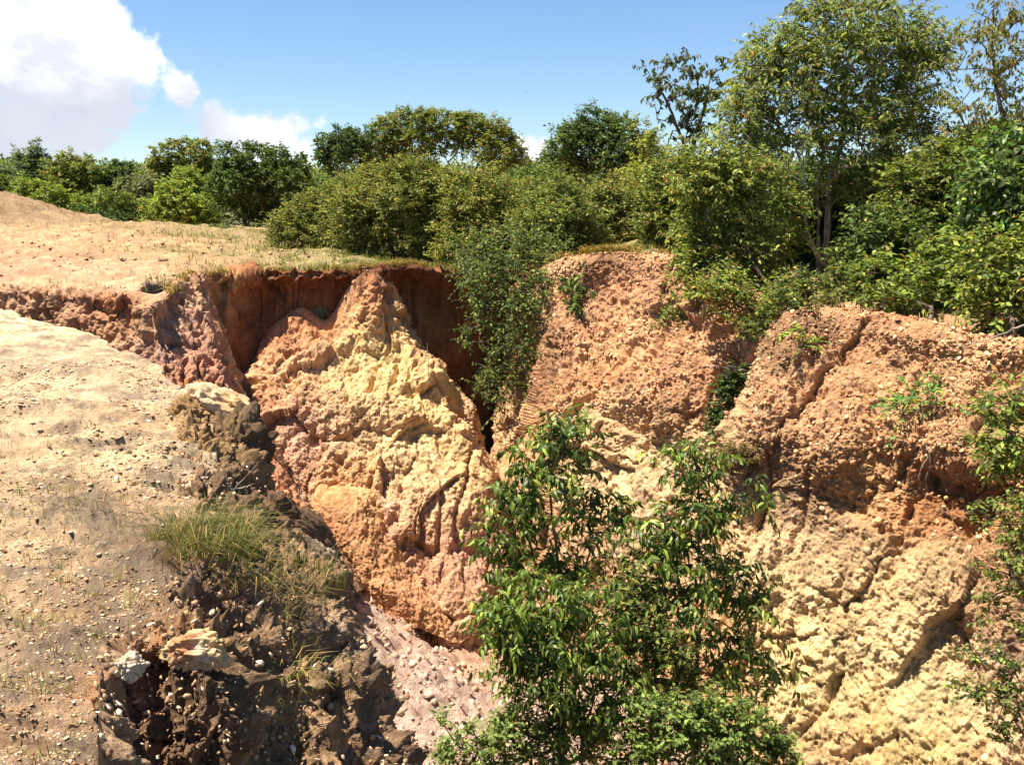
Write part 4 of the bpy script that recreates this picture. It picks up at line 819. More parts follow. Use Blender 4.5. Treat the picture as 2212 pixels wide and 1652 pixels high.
plant('shrub', 'straggly shrub rooted on the nose between the two banks', 'shrub', 12.6, [(1650,690,22),(1690,680,18),(1645,720,14),(1625,740,10),(1690,650,22),(1735,665,18),(1630,770,9),(1600,720,10)], DARKG + OLIVE, .08, lai=2.0, tl=.2, base=(1650,720,12.5), trunks=[[(1650,720,12.5),(1620,680,12.5),(1590,650,12.6)],[(1650,720,12.5),(1690,670,12.5)]], stem='stem', part='foliage')
plant('fern', 'small fern-like plant with yellow lower leaves below the bank top', 'plant', 11.9, [(1712,735,13,-.1),(1745,735,12,-.1),(1728,752,10,-.1)], [(86,120,48,3),(110,138,56,2),(160,146,60,1.6)], .055, .35, lai=1.7, nsub=3, nl=14, tl=.28, droop=.3, sag=.5, base=(1728,765,11.9), trunks=[[(1728,765,11.9),(1728,740,11.85)]], stem='stem', part='foliage', twigs=True)
plant('seedling', 'seedling with long feathered leaves on the right slope, above the overhang', 'plant', 10.6, [(1950,885,18,-.1),(1990,862,20,-.1),(2030,850,18,-.1),(1925,925,10,-.1),(2010,890,14,-.1),(1965,860,12,-.1),(2045,885,10,-.1)], [(70,112,58,3),(92,134,66,2),(150,150,66,1)], .075, .36, lai=1.1, nsub=2, nl=18, tl=.42, droop=.35, upb=.1, sag=.45, base=(1990,950,10.5), trunks=[[(1990,950,10.5),(1985,900,10.4),(1990,868,10.4)]], stem='stem', part='foliage', r0=.012)
plant('shrub', 'yellow-green weed patch on the gravelly face of the red bank', 'shrub', 14.9, [(1440,700,20,-.1),(1470,690,16,-.1),(1425,735,14,-.1),(1450,660,16,-.1),(1410,715,10,-.1)], FRESH, .05, lai=.9, tl=.16, base=(1440,740,14.7), trunks=[[(1440,740,14.7),(1445,700,14.8)]], stem='stem', part='foliage')
plant('shrub', 'dry brownish shrub at the foot of the slot between the banks', 'shrub', 11.5, [(1575,985,20,-.1),(1605,1000,18,-.1),(1560,1010,16,-.1),(1630,990,12,-.1)], [(104,92,52,3),(86,78,44,3),(120,120,60,1)], .05, lai=1.4, tl=.18, base=(1590,1020,11.4), trunks=[[(1590,1020,11.4),(1590,990,11.4)]], stem='stem', part='foliage')
vin = dict(group='creepers hanging at the right edge', stem='stem', part='foliage')
plant('creeper', 'green creeper on the upper right edge of the far wall', 'creeper', 8.9, [(2180,830,30),(2205,870,34),(2160,880,26),(2185,920,34),(2140,930,24),(2200,970,36),(2155,980,30),(2130,1000,18),(2190,1020,30),(2215,1060,30),(2120,960,14)], MIDG + FRESH, .065, .55, lai=1.5, tl=.2, droop=.6, upb=0, base=(2230,800,9.3), trunks=[[(2230,800,9.3),(2200,860,8.9),(2170,940,8.8),(2140,1000,8.7)]], **vin)
plant('creeper', 'sparse creeper with drooping stems half way down the right edge', 'creeper', 8.3, [(2200,1110,26),(2175,1150,28),(2205,1200,34),(2160,1230,30),(2195,1270,34),(2150,1290,28),(2205,1330,30),(2170,1350,26),(2120,1120,14),(2080,1100,10),(2040,1110,9)], MIDG + OLIVE2, .06, .55, lai=1.2, tl=.2, droop=.6, upb=0, base=(2235,1060,8.6), trunks=[[(2235,1060,8.6),(2210,1150,8.3),(2190,1260,8.2)],[(2235,1060,8.6),(2150,1090,8.6),(2030,1105,8.9)]], **vin)
plant('creeper', 'dark-leaved creeper low on the right edge over pale clay', 'creeper', 7.8, [(2205,1400,26),(2160,1420,22),(2120,1440,18),(2090,1430,16),(2190,1460,28),(2120,1490,20),(2075,1485,12),(2150,1520,20),(2205,1540,30),(2150,1580,20),(2120,1600,18),(2200,1620,30),(2060,1510,8)], MIDG + DARKG, .06, .6, lai=1.15, tl=.2, droop=.6, upb=0, base=(2240,1370,8.0), trunks=[[(2240,1370,8.0),(2190,1450,7.8),(2150,1580,7.7)],[(2240,1370,8.0),(2160,1400,7.9),(2080,1440,7.9)]], **vin)
sapg = dict(kind='long', w=.27, nsub=2, nl=9, droop=.75, upb=.12, sag=.35, tl=.30, leafm=M_GLOSS, r0=.028, tipr=.004, up=.2, depth=1.0)
plant('sapling', 'left slender sapling with tiered drooping leaves, its bare stem showing', 'sapling', 8.0,
      [(1240,925,16),(1215,945,20),(1180,955,18),(1250,955,12),(1160,985,22),(1200,995,22),(1240,1005,20),(1130,1040,24),(1175,1050,20),(1225,1060,24),(1110,1090,26),(1150,1110,20),(1230,1110,24),(1270,1090,18),(1100,1140,28),(1140,1160,20),(1260,1140,22),(1310,1125,24),(1345,1120,16),(1080,1190,26),(1280,1180,16),(1110,1220,24),(1150,1240,30),(1210,1230,28),(1250,1260,28),(1075,1250,20)],
      SAP, .105, lai=2.7, trunks=[[(1215,2050,8.0),(1212,1700,8.0),(1205,1300,8.0),(1195,1100,8.0),(1188,1000,8.0),(1200,930,8.0)]], base=(1215,2050,8.0), **sapg)
plant('sapling', 'right slender sapling with a drooping leafy top before the pale wall', 'sapling', 7.8,
      [(1500,965,16),(1470,990,20),(1510,1000,22),(1545,995,18),(1440,1010,12),(1490,1030,22),(1530,1035,16),(1490,1085,20),(1520,1095,18),(1560,1120,16),(1600,1110,18),(1640,1095,14),(1470,1120,20),(1430,1130,18),(1530,1150,20),(1400,1160,22),(1450,1175,24),(1490,1190,22),(1550,1200,24),(1420,1220,28),(1480,1240,28),(1540,1250,26),(1590,1240,22),(1600,1290,24),(1635,1310,18),(1400,1280,26),(1560,1310,28),(1490,1310,26),(1440,1330,24),(1620,1350,18),(1590,1400,24),(1540,1380,24),(1640,1420,24),(1680,1450,18),(1660,1500,20),(1610,1470,24),(1560,1460,24)],
      SAP, .105, lai=2.6, trunks=[[(1510,2050,7.8),(1512,1700,7.8),(1510,1400,7.8),(1515,1250,7.8),(1508,1100,7.8),(1500,975,7.8)]], base=(1510,2050,7.8), **sapg)
plant('sapling', 'bushy lower sapling with bright drooping leaves in front of the left slender one', 'sapling', 7.2,
      [(1160,1290,28),(1220,1300,28),(1100,1320,28),(1060,1345,22),(1140,1350,30),(1270,1320,26),(1200,1360,30),(1080,1390,28),(1130,1410,28),(1250,1380,30),(1310,1370,26),(1180,1430,28),(1100,1450,26),(1240,1440,28),(1300,1440,28),(1350,1430,24),(1180,1490,28),(1240,1500,28),(1300,1500,28),(1350,1490,24),(1130,1510,22),(1270,1560,26),(1330,1560,26),(1210,1560,24)],
      [(80,102,38,4),(98,122,46,3),(58,76,30,3),(136,146,58,1)], .10, lai=3.3, trunks=[[(1220,2150,7.2),(1215,1700,7.2),(1200,1500,7.2),(1180,1350,7.2)],[(1220,2150,7.2),(1260,1600,7.2),(1290,1450,7.2)]], base=(1220,2150,7.2), **sapg)
plant('bush', 'leafy bush filling the gap between the two slender saplings', 'bush', 7.6, [(1330,1250,26),(1370,1290,28),(1340,1320,28),(1390,1350,30),(1350,1390,28),(1420,1400,30),(1460,1440,30),(1400,1450,28),(1500,1490,30),(1440,1500,30)],
      [(76,92,38,4),(96,112,48,3),(124,124,56,1.5),(54,68,30,3)], 0.07, .45, lai=3.4, droop=.6, trunks=[[(1400,2100,7.6),(1400,1600,7.6),(1390,1350,7.6)]], base=(1400,2100,7.6), stem='stem', part='foliage')
def flowers(root, n, b, lob, d, rs):
    """small blossoms of four petals at the outer twigs"""
    ps = []
    for _ in range(n):
        l = lob[rs.randint(len(lob))]; R = l[2] / F * d; c = P(l[0], l[1], d)
        dv = nrm(rs.normal(size=3) + np.array([0, -1.2, .9])); ps.append(c + dv * R * 1.12)
    ps = np.array(ps) - np.array(root.location)
    allV = []; allF = []; allC = []; k = 0
    for q in range(5):
        a = q * 2 * math.pi / 5; X = nrm(np.array([[math.cos(a), math.sin(a) * .7, math.sin(a) * .7]]) + rs.normal(size=(n, 3)) * .15)
        V, Fc = template('oval', .8); v, f, c = instance(V, Fc, ps, X, np.tile([0, -.6, .8], (n, 1)), rs.uniform(.009, .015, n), palette_col([(214,150,60,3),(226,172,84,2),(206,120,60,1)], n, rs, .15))
        allV.append(v); allF.append(f + k); allC.append(c); k += len(v)
    o = mk('blossom', np.vstack(allV), np.vstack(allF), M_LEAF, np.vstack(allC), parent=root, smooth=False); tag(o, kind='stuff')
fb = [(1480,1560,40),(1550,1540,36),(1600,1570,38),(1540,1600,42),(1640,1590,36),(1480,1630,40),(1600,1640,42),(1680,1640,34),(1400,1550,34),(1420,1610,36),(1360,1640,36),(1540,1660,36)]
o = plant('flowering_bush', 'yellow-orange flowered small-leaved bush at the foot of the right sapling', 'bush', 6.9, fb, [(84,104,46,4),(100,120,54,3),(62,80,36,3)], .05, .6, lai=3.0, tl=.16, base=(1540,2200,6.9), trunks=[[(1540,2200,6.9),(1540,1700,6.9),(1530,1600,6.9)]], stem='stem', part='foliage')
flowers(o, 110, None, fb, 6.9, np.random.RandomState(3))
fb2 = [(1130,1560,30),(1180,1600,34),(1080,1590,28),(1240,1610,36),(1120,1640,34),(1300,1620,34),(1040,1630,26),(1000,1600,20),(970,1640,22),(1200,1660,34),(950,1560,12)]
o = plant('flowering_bush', 'pale green small-leaved bush at the bottom beside the pink rubble', 'bush', 7.2, fb2, [(94,114,58,4),(112,130,68,3),(74,92,46,3)], .05, .6, lai=3.0, tl=.16, base=(1180,2200,7.2), trunks=[[(1180,2200,7.2),(1160,1700,7.2),(1130,1620,7.2)]], stem='stem', part='foliage')
flowers(o, 46, None, fb2, 7.2, np.random.RandomState(4))
print('veg2', time.time() - T0)

# --- grass
def blades(pts, rs, h, wd, pal, lean=.5, out=None):
    n = len(pts); ang = rs.uniform(0, 2 * np.pi, n); dirv = np.stack([np.cos(ang), np.sin(ang), np.zeros(n)], 1)
    if out is not None: dirv = nrm(dirv * .6 + out)
    hh = h * rs.uniform(.5, 1.2, n)[:, None]; ln = lean * rs.uniform(.3, 1.3, n)[:, None]
    sd_ = np.stack([-dirv[:, 1], dirv[:, 0], np.zeros(n)], 1) * (wd * rs.uniform(.7, 1.2, n))[:, None]
    up = np.array([0, 0, 1.])
    p1 = pts + up * hh * .55 + dirv * hh * ln * .3; p2 = pts + up * hh * (1 - .35 * ln) + dirv * hh * ln
    V = np.stack([pts - sd_, pts + sd_, p1 + sd_ * .8, p1 - sd_ * .8, p2], 1).reshape(-1, 3)
    f = np.array([[0, 1, 2], [0, 2, 3], [3, 2, 4]]); Fc = (f[None] + (np.arange(n) * 5)[:, None, None]).reshape(-1, 3)
    return V, Fc, np.repeat(palette_col(pal, n, rs, .3) * .58, 5, 0)
GR = [(122,132,60,4),(138,142,70,3),(98,112,48,3),(168,150,96,1)]
DRY = [(170,146,94,3),(146,130,78,3),(120,116,62,3)]
rs = np.random.RandomState(11)
GV = SURF['ground']
gm = (sdist(GV[:, :2], gpoly) < -0.12) & (GV[:, 1] < 46) & (GV[:, 1] > 8)
Gp = GV[gm]; 
def zone(x, y, spots):
    k = np.zeros(len(x))
    for (px, py, d, r) in spots:
        p = P(px, py, d); k = np.maximum(k, np.exp(-((x - p[0]) ** 2 + ((y - p[1]) * .55) ** 2) / r ** 2))
    return k
sp = [(640,565,19,1.6),(720,560,19,1.6),(800,560,19,1.6),(880,562,19,1.5),(700,575,18,1),(820,575,18,1),(620,545,21,2),(480,512,27,1.6),(430,515,26,1.2),(560,520,25,2.2),(900,545,21,3),(1000,545,22,3),(1150,545,20,3),(1240,545,17.3,1.2),(1320,535,17,1.4),(1420,545,16.5,1.2),(1500,570,16,1.4),(1620,620,15.2,1.2),(1800,640,13.5,1.5),(1950,660,12.5,1.2),(380,503,34,2.5),(40,425,34,.8),(150,470,36,.8),(300,536,21,.6),(380,536,21,.6),(180,612,16,.35),(450,598,17.3,.4)]
def scatter_grass(n, spots, h, wd, pal, name_pts):
    """even scatter on the plateau around the given spots"""
    out = []
    for (px, py, d, r) in spots:
        p = P(px, py, d); m = int(n * r * r / sum(s[3] ** 2 for s in spots))
        q = np.stack([p[0] + rs.normal(size=m) * r * .8, p[1] + rs.normal(size=m) * r * 1.3], 1); out.append(q)
    q = np.vstack(out); q = q[sdist(q, gpoly) < -0.16]
    # nearest ground vertex height
    q3 = np.column_stack([q, plateau_z(q)]); near = np.clip(40 / (q[:, 1] + 1e-3), 0, 1)
    q3[:, 2] += near * (0.10 * fbm(q3 * 0.5, 4) + 0.11 * ridged(q3 * np.array([0.45, 1.5, 1]), 4) - 0.10) - .02
    cl = fbm(q3 * 1.7 + 5, 3) > -0.15; q3 = q3[cl]
    return blades(q3, rs, h, wd, pal)
V, Fc, c = scatter_grass(34000, sp, .16, .006, GR, None)
tag(mk('grass', V, Fc, M_GRASS, c, smooth=False), 'short olive grass growing in strips on the flat behind the gully rim', 'grass', kind='stuff')
# fringe of dry grass and roots hanging over the rim
fr = [];
rimd = cr(rimw[5:22], 1400, 0)
for _ in range(3): fr.append(rimd + np.column_stack([rs.normal(size=1400) * .05, rs.uniform(0, .3, 1400), rs.uniform(-.02, .04, 1400)]))
fr = np.vstack(fr); fr = fr[fbm(fr * 1.4 + 9, 3) > -.02]
V, Fc, c = blades(fr, rs, .16, .006, DRY, lean=1.6, out=np.array([0, -1., 0]))
tag(mk('rim_grass', V, Fc, M_GRASS, c, smooth=False), 'dry fringe of grass and roots overhanging the gully rim', 'grass', kind='stuff')
# tufts on the near bank
MV = SURF['mound']; msd = sdist(MV[:, :2], mpoly)
mok = np.where((msd > .08) & (MV[:, 1] < 9) & (MV[:, 0] > -7))[0]
tp_ = []
for (px, py, d, r, n) in [(150,1110,4.6,.10,60),(170,1140,4.4,.08,50),(100,1160,4.3,.1,40),(60,1090,4.9,.12,50),(260,1130,4.5,.07,40),(40,1190,4.2,.1,40),(190,1210,4.1,.07,30),(260,1245,4,.05,40),(100,1250,3.9,.1,40),(230,1100,4.6,.1,30),(90,1340,3.5,.08,40),(170,1440,3.2,.06,34),(60,1500,3.0,.08,40),(190,1300,3.7,.06,24),(40,1000,5.6,.2,50),(200,1040,5.2,.2,50),(320,1060,4.9,.15,40),(120,1620,2.8,.06,30),(320,1280,3.8,.05,30),(100,970,6,.3,60),(300,960,6.2,.2,40)]:
    p = PZ(px, py, 0); tp_.append(np.column_stack([p[0] + rs.normal(size=n) * r, p[1] + rs.normal(size=n) * r * 1.2]))
for _ in range(240):
    i = mok[rs.randint(len(mok))]; n = 8; tp_.append(np.column_stack([MV[i, 0] + rs.normal(size=n) * .03, MV[i, 1] + rs.normal(size=n) * .03]))
q = np.vstack(tp_); z, sd_ = mound_z(q); q3 = np.column_stack([q, z])[sd_ > .03]
V, Fc, c = blades(q3, rs, .07, .0016, GR + DRY, lean=.9)
tag(mk('sparse_grass', V, Fc, M_GRASS, c, smooth=False), 'thin tufts of low grass dotted over the stony near bank', 'grass', kind='stuff')
BV = SURF['broken_bank_edge']
def tuft(name, label, spots, h, n, pal, wd=.0018, lean=1.5, cat='grass tuft'):
    pts = []; outs = []
    cs = np.array([near_pt(BV, s[0], s[1]) for s in spots]); mid_ = cs.mean(0)
    for (px, py, r), p in zip(spots, cs):
        m = n // len(spots); dd = rs.normal(size=(m, 3)) * np.array([r, r, r * .25]); pts.append(p + dd + np.array([0, 0, -.01])); outs.append(nrm((dd * np.array([1, 1, 0]) / r * .6 + np.array([.25, -.25, 0]))))
    pts = np.vstack(pts); outs = np.vstack(outs)
    V, Fc, c = blades(pts, rs, h, wd, pal, lean=lean, out=outs)
    b = mid_; root = tag(mk(name, V - b, Fc, M_GRASS, c, smooth=False), label, cat); root.location = tuple(b); return root
TG = [(84,94,44,4),(98,104,52,3),(62,72,34,3),(150,132,84,2.6)]
tuft('grass_tuft', 'thick green grass tuft on the edge of the near bank', [(370,1150,.07),(420,1140,.07),(480,1135,.07),(530,1150,.07),(430,1180,.07),(500,1190,.07),(550,1190,.06)], .165, 1400, TG)
tuft('grass_tuft', 'straw-coloured stalks at the left end of the thick green tuft', [(300,1150,.04),(330,1160,.05),(290,1190,.03)], .22, 260, DRY + [(120,120,56,3)], lean=.5)
tuft('grass_tuft', 'trailing dry grass hanging below the thick green tuft', [(560,1240,.07),(600,1260,.07),(640,1280,.07),(520,1260,.06),(620,1320,.07)], .12, 300, DRY + TG, lean=1.8)
tuft('grass_tuft', 'dry grass between the lowest rocks of the near bank', [(620,1455,.09)], .09, 130, DRY + GR, lean=1.5)
tuft('grass_tuft', 'thin tall green blades beside the bank rim, right of the thick tuft', [(640,1215,.06),(690,1225,.06),(720,1260,.05)], .16, 160, GR + TG, lean=.8)
print('grass', time.time() - T0)

# --- loose stones
def stones(pts, nrmls, sizes, cols, rs, flat=.26):
    n = len(pts); t = np.linspace(0, 2 * np.pi, 6, endpoint=False)
    base = np.array([[math.cos(a), math.sin(a), 0] for a in t] + [[0.55 * math.cos(a + .4), .55 * math.sin(a + .4), 1] for a in t[::2]] + [[0, 0, -1]])
    Fc = np.array([[0,1,6],[1,7,6],[1,2,7],[2,3,7],[3,8,7],[3,4,8],[4,5,8],[5,6,8],[5,0,6],[6,7,8],[1,0,9],[2,1,9],[3,2,9],[4,3,9],[5,4,9],[0,5,9]])
    J = base[None] * (1 + .38 * rs.uniform(-1, 1, (n, 10, 1))); J[:, :, 2] *= flat * rs.uniform(.5, 1.5, (n, 1)); J[:, :, 1] *= rs.uniform(.55, 1, (n, 1))
    X = nrm(np.cross(nrmls, rs.normal(size=(n, 3)))); Y = np.cross(nrmls, X)
    V = pts[:, None] + sizes[:, None, None] * (J[:, :, 0:1] * X[:, None] + J[:, :, 1:2] * Y[:, None] + J[:, :, 2:3] * nrmls[:, None])
    Ff = (Fc[None] + (np.arange(n) * 10)[:, None, None]).reshape(-1, 3)
    return V.reshape(-1, 3), Ff, np.repeat(cols, 10, 0)
def soilpal(pal, n): 
    cs = np.array([C(*p[:3]) for p in pal]); w = np.array([p[3] for p in pal], float); w /= w.sum()
    return cs[rs.choice(len(cs), n, p=w)] * rs.uniform(.75, 1.1, (n, 1))
i = mok[rs.randint(0, len(mok), 46000)]; p = MV[i] + rs.normal(size=(46000, 3)) * np.array([.02, .02, 0]); z, s_ = mound_z(p[:, :2]); p[:, 2] = z
keep = (fbm(p * 1.3 + 4, 3) + rs.uniform(-.4, .4, len(p)) > -.15) & (s_ > .0); p = p[keep]; n = len(p)
N_ = nrm(np.array([0, 0, 1.]) + rs.normal(size=(n, 3)) * .18); sz = .0035 + .010 * rs.rand(n) ** 3; sz *= np.clip(p[:, 1] / 3.5, .8, 2.0)
V, Fc, c = stones(p, N_, sz, soilpal([(240,206,156,3),(214,166,116,3),(170,120,80,2),(246,226,196,1)], n), rs)
tag(mk('gravel', V, Fc, M_STONE, c, smooth=False), 'scatter of pale flat stone chips over the near bank', 'gravel', kind='stuff')
def wall_stones(key, n, lo, hi, cond, pal, name, label, flat=.3):
    V0 = SURF[key]; N0 = SURF.get(key + '_n', None)
    j = np.where(cond(V0))[0]; j = j[rs.randint(0, len(j), n)]; p = V0[j] + rs.normal(size=(n, 3)) * .015; nn = nrm(N0[j] + rs.normal(size=(n, 3)) * .35)
    up_ = nn[:, 2] + rs.uniform(-.5, .3, n) > -.1; p = p[up_]; nn = nn[up_]; m = len(p)
    sz = lo + (hi - lo) * rs.rand(m) ** 3
    V, Fc, c = stones(p, nn, sz, soilpal(pal, m), rs, flat); tag(mk(name, V, Fc, M_STONE, c, smooth=False), label, 'stones', kind='stuff')
OR = [(240,186,126,3),(222,156,104,3),(196,126,82,2),(248,210,156,1)]
wall_stones('gully_right_bank', 8000, .012, .05, lambda v: (v[:, 2] > -1.7) & (fbm(v * .9, 2) > -.25), OR, 'bank_gravel', 'broken stone bedded in the red bank left of the slot')
wall_stones('gully_right_wall', 10000, .010, .045, lambda v: (v[:, 2] > -1.6) & (fbm(v * .9 + 3, 2) > -.3), OR, 'wall_gravel', 'broken stone bedded in the slope right of the slot')
wall_stones('gully_right_wall', 1300, .012, .05, lambda v: (v[:, 2] <= -1.6), [(246,214,156,3),(236,190,126,3),(220,170,110,1)], 'clay_lumps', 'lumps of pale clay lying on the lower right wall', .7)
wall_stones('gully_buttress', 1800, .012, .05, lambda v: fbm(v * 1.1, 2) > -.1, [(236,190,134,3),(222,164,122,3),(206,140,108,2)], 'buttress_lumps', 'lumps of clay on the face of the central buttress', .7)
wall_stones('broken_bank_edge', 9000, .004, .02, lambda v: v[:, 2] > -3, [(226,186,138,3),(196,150,104,3),(140,104,74,2),(244,222,190,1)], 'edge_stones', 'stone chips caught on the broken edge of the near bank')
FV = SURF['floor']; j = np.where((FV[:, 1] > 8) & (FV[:, 0] > -5) & (FV[:, 0] < 2.5))[0]; j = j[rs.randint(0, len(j), 14000)]
p = FV[j] + rs.normal(size=(14000, 3)) * np.array([.03, .03, 0]); N_ = nrm(np.array([0, 0, 1.]) + rs.normal(size=(14000, 3)) * .4); sz = .007 + .03 * rs.rand(14000) ** 4 + .09 * rs.rand(14000) ** 14
V, Fc, c = stones(p, N_, sz, soilpal([(226,194,170,4),(214,176,150,3),(214,160,124,2),(190,140,116,1)], 14000), rs, .7)
tag(mk('rubble', V, Fc, M_STONE, c, smooth=False), 'pinkish white rubble covering the gully floor', 'rubble', kind='stuff')

j = np.where((sdist(GV[:, :2], gpoly) < -.7) & (GV[:, 1] < 30) & (GV[:, 0] < 1) & (GV[:, 0] > -16) & (GV[:, 1] > 12))[0]; j = j[rs.randint(0, len(j), 9000)]; p = GV[j] + rs.normal(size=(9000, 3)) * np.array([.06, .06, 0])
keep = fbm(p * np.array([.6, 1.4, 1]) + 4, 3) + rs.uniform(-.3, .3, len(p)) > -.05; p = p[keep]; n = len(p)
V, Fc, c = stones(p, nrm(np.array([0, 0, 1.]) + rs.normal(size=(n, 3)) * .3), .012 + .045 * rs.rand(n) ** 4, soilpal([(240,200,150,3),(214,166,120,3),(160,112,80,3)], n), rs, .45)
tag(mk('plateau_gravel', V, Fc, M_STONE, c, smooth=False), 'loose stones strewn over the bare flat beyond the crevice', 'gravel', kind='stuff')
# --- single rocks on the rim of the near bank
def rock(name, label, p, size, mat, base, seeds=(), cuts=.18, seed=1, rot=0, tilt=0, sub=70, vs=.8, groove=.0):
    nr, nc = sub, sub * 2
    th = np.linspace(.001, math.pi - .001, nr)[:, None]; ph = np.linspace(0, 2 * math.pi, nc)[None, :]
    D = np.stack([np.sin(th) * np.cos(ph), np.sin(th) * np.sin(ph), np.cos(th) * np.ones_like(ph)], 2).reshape(-1, 3)
    Dn = nrm(np.sign(D) * np.abs(D) ** .75)
    q = D * 1.3 + seed * 7.1
    f1, f2, cid = worley(q * 1.5)
    d = 1 + cuts * (fbm(q, 3) + .8 * (np.clip((f2 - f1) * 3, 0, 1) * (.3 + RV[cid, 0]) - .6)) + .25 * cuts * (ridged(q * 3, 3) - .7) + .05 * cuts * fbm(q * 14, 3) - groove * ridged(q * np.array([3, 3, .5]), 3)
    V = Dn * d[:, None] * np.array(size); ca, sa = math.cos(tilt), math.sin(tilt)
    V = np.stack([V[:, 0] * ca + V[:, 2] * sa, V[:, 1], -V[:, 0] * sa + V[:, 2] * ca], 1)
    ca, sa = math.cos(rot), math.sin(rot); V = np.stack([V[:, 0] * ca - V[:, 1] * sa, V[:, 0] * sa + V[:, 1] * ca, V[:, 2]], 1)
    sd = [(np.array(s[0]), s[1], C(*s[2])) for s in seeds]; col = seedcol(V, C(*base), sd, .05)
    Fc = grid_faces(nr, nc)
    o = mk(name, V, Fc, mat, col); o.location = tuple(p); tag(o, label, 'rock'); return o
rock('rock', 'smooth pale cream boulder on the rim, the only white one above the dark crag', P(476,872,7.2)+np.array([0,0,-.02]), (.30,.22,.15), M_PALE, (250, 216, 168), [((.15,-.1,.05), .15, (240,176,110)), ((-.15,0,.1), .15, (236,200,150))], .22, 3, rot=.3, tilt=.45)
rock('rock', 'white and orange quartz outcrop on top of the front rock face', P(425,1408,3.22), (.115,.06,.07), M_PALE, (246,204,140), [((-.03,-.03,.03), .04, (222,130,70)), ((.03,-.02,.02), .03, (250,236,214)), ((.06,0,.03), .03, (240,180,80))], .35, 21, rot=.1)
rock('rock', 'small white quartz block left of the orange-streaked outcrop', P(282,1440,3.08), (.05,.035,.045), M_PALE, (250,222,186), [], .35, 24, rot=.5)
rock('rock', 'pale brown stone at the very bottom of the bank edge', P(655,1615,3.95), (.09,.07,.07), M_PALE, (210,170,124), [], .35, 27, rot=.8)
rock('rock', 'pale flaky stone on the bank edge above the pink rubble', P(745,1400,4.78), (.11,.08,.07), M_PALE, (226,190,150), [], .35, 31, rot=.2)
rock('rock', 'dark weathered crag jutting from the rim below the cream boulder', P(505,985,6.75), (.25,.22,.36), M_CRUST, (120,94,68), [((-.1,-.1,.3), .18, (180,140,90))], .25, 5, rot=.6, tilt=.42, groove=.04)
rock('rock', 'ochre-topped rock between the bank top and the dark crag', P(415,905,7.0), (.2,.2,.17), M_CRUST, (196,152,88), [], .25, 8, tilt=.3)
rock('rock', 'brown slab leaning in the gap behind the dark crag', P(650,1165,6.3), (.20,.16,.42), M_CRUST, (150,114,84), [], .2, 11, rot=.4, tilt=-.65, groove=.04)
rock('rock', 'narrow dark fin of rock at the rim above the pink rubble', P(715,1240,5.75), (.10,.12,.26), M_CRUST, (118,92,72), [((0,0,.22), .1, (230,200,170))], .25, 15, rot=.2, tilt=-.5, groove=.05)

# --- dry sticks
def sticks(name, label, paths, r, cat='dead twig', mat=None):
    b = np.array(paths[0][0]); pos = []; par = []; rad = []
    for path in paths:
        c = cr(np.array(path, float), 14, 0) if len(path) > 1 else path; s = len(pos)
        for k, q in enumerate(c):
            pos.append(q + rs.normal(size=3) * r * .5); par.append(-1 if k == 0 else s + k - 1); rad.append(r * (1 - .75 * k / len(c)))
    V, Fc = tubes(np.array(pos) - b, np.array(par), np.array(rad), 6)
    o = mk(name, V, Fc, mat or M_TWIG); o.location = tuple(b); tag(o, label, cat); return o
sticks('dead_twig', 'bare forked grey twig rising behind the thick green tuft', [[P(468,1120,5.0),P(500,1065,5.0),P(535,1025,5.0),P(556,1002,5.0)],[P(505,1060,5.0),P(492,1040,5.0),P(488,1022,5.0)],[P(510,1055,5.0),P(535,1050,5.05),P(552,1044,5.1)],[P(530,1050,5.05),P(535,1070,5.1),P(525,1078,5.1)]], .0045)
sticks('dead_twig', 'short curved twig lying left of the forked grey twig', [[P(405,1100,4.9),P(380,1085,4.9),P(362,1068,4.9),P(358,1072,4.9)]], .004)
sticks('dead_branch', 'bare branch sticking out level from the slot between the banks', [[P(1650,800,12.6),P(1600,800,12.4),P(1555,792,12.3),P(1515,790,12.2)],[P(1585,798,12.35),P(1560,780,12.2),P(1535,772,12.1)],[P(1600,800,12.4),P(1560,810,12.3)]], .016, 'dead branch')
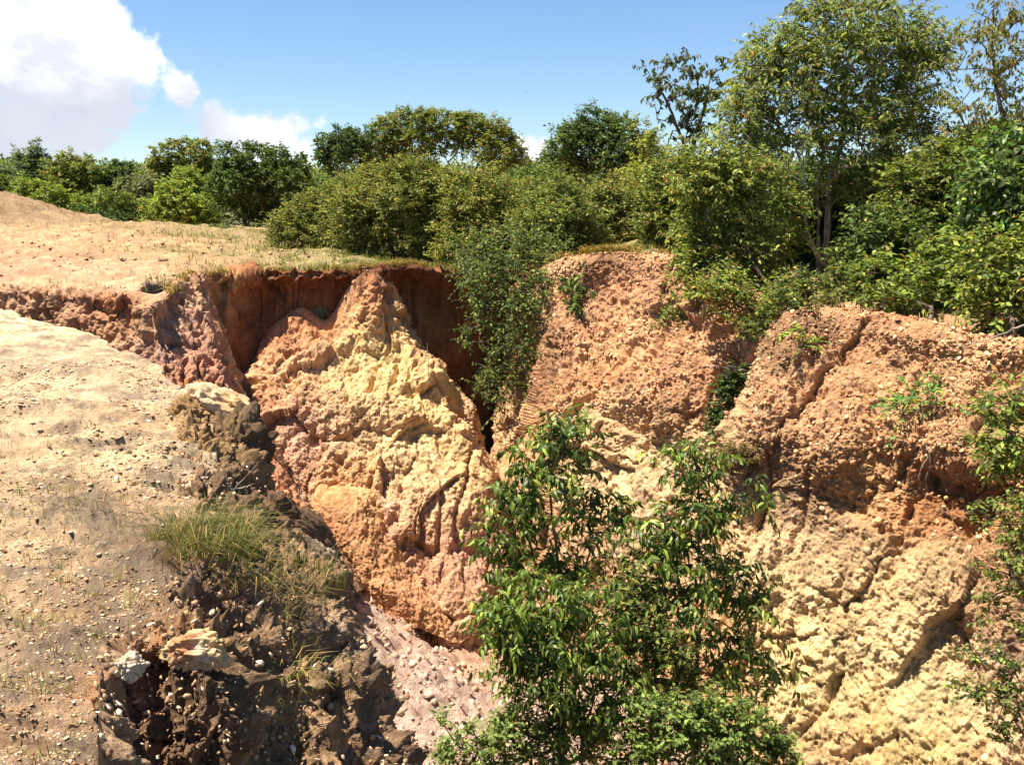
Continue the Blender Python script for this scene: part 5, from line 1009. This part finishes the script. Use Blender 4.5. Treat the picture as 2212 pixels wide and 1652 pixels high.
sticks('root', 'thin root dangling under the lip of the right overhang', [[P(2000,960,9.8),P(2010,1000,9.75),P(2000,1040,9.8),P(2012,1090,9.85)],[P(2006,985,9.76),P(1990,1010,9.76),P(1985,1035,9.8)]], .007, 'root')
sticks('dead_branch', 'long bare trailing branch crossing the foot of the right-hand thicket', [[P(2212,700,9.6),P(2160,725,9.8),P(2110,742,10.0),P(2060,745,10.2)]], .012, 'dead branch')
sticks('dead_twig', 'upright dry stalk in front of the shaded wall right of the ridge', [[P(925,830,15.3),P(926,780,15.4),P(922,740,15.5)]], .010)

# --- birds
def bird(label, p, s, rot):
    root = empty('bird', p); tag(root, label, 'bird'); root.rotation_euler = (0, 0, rot)
    nr, nc = 10, 10; th = np.linspace(0.01, math.pi - .01, nr)[:, None]; ph = np.linspace(0, 2 * math.pi, nc)[None, :]
    prof = np.sin(th) ** .8; V = np.stack([-np.cos(th) * s * .5 * np.ones_like(ph), prof * np.cos(ph) * s * .1, prof * np.sin(ph) * s * .1], 2).reshape(-1, 3)
    mk('body', V, grid_faces(nr, nc), M_BIRD, np.tile([.03, .028, .025], (len(V), 1)), parent=root)
    for sg in (-1, 1):
        x = np.array([[.12, .05, .03], [-.18, .05, .03], [.02, .45, .2], [-.16, .42, .19], [-.14, .95, .1], [-.05, .6, .2]]) * s * np.array([1, sg, 1])
        top = x + np.array([0, 0, .012 * s]); Vw = np.vstack([x, top]); f = [[0, 2, 3], [0, 3, 1], [2, 5, 3], [5, 4, 3]]
        Fw = np.array(f + [[a + 6, c_ + 6, b_ + 6] for a, b_, c_ in f])
        mk('wing', Vw, Fw, M_BIRD, np.tile([.03, .028, .025], (12, 1)), parent=root, smooth=False)
M_BIRD = leaf_mat('dark_plumage', .7, 0.0, .2)
bird('tiny dark bird flying in open blue sky over the umbrella tree', P(1137,199,75), .16, 2.2)
bird('tiny dark bird flying in front of the big white cloud', P(298,155,80), .16, -.8)
print('leaf tris', NL[0]); print('done', time.time() - T0)
print('total', time.time() - T0)
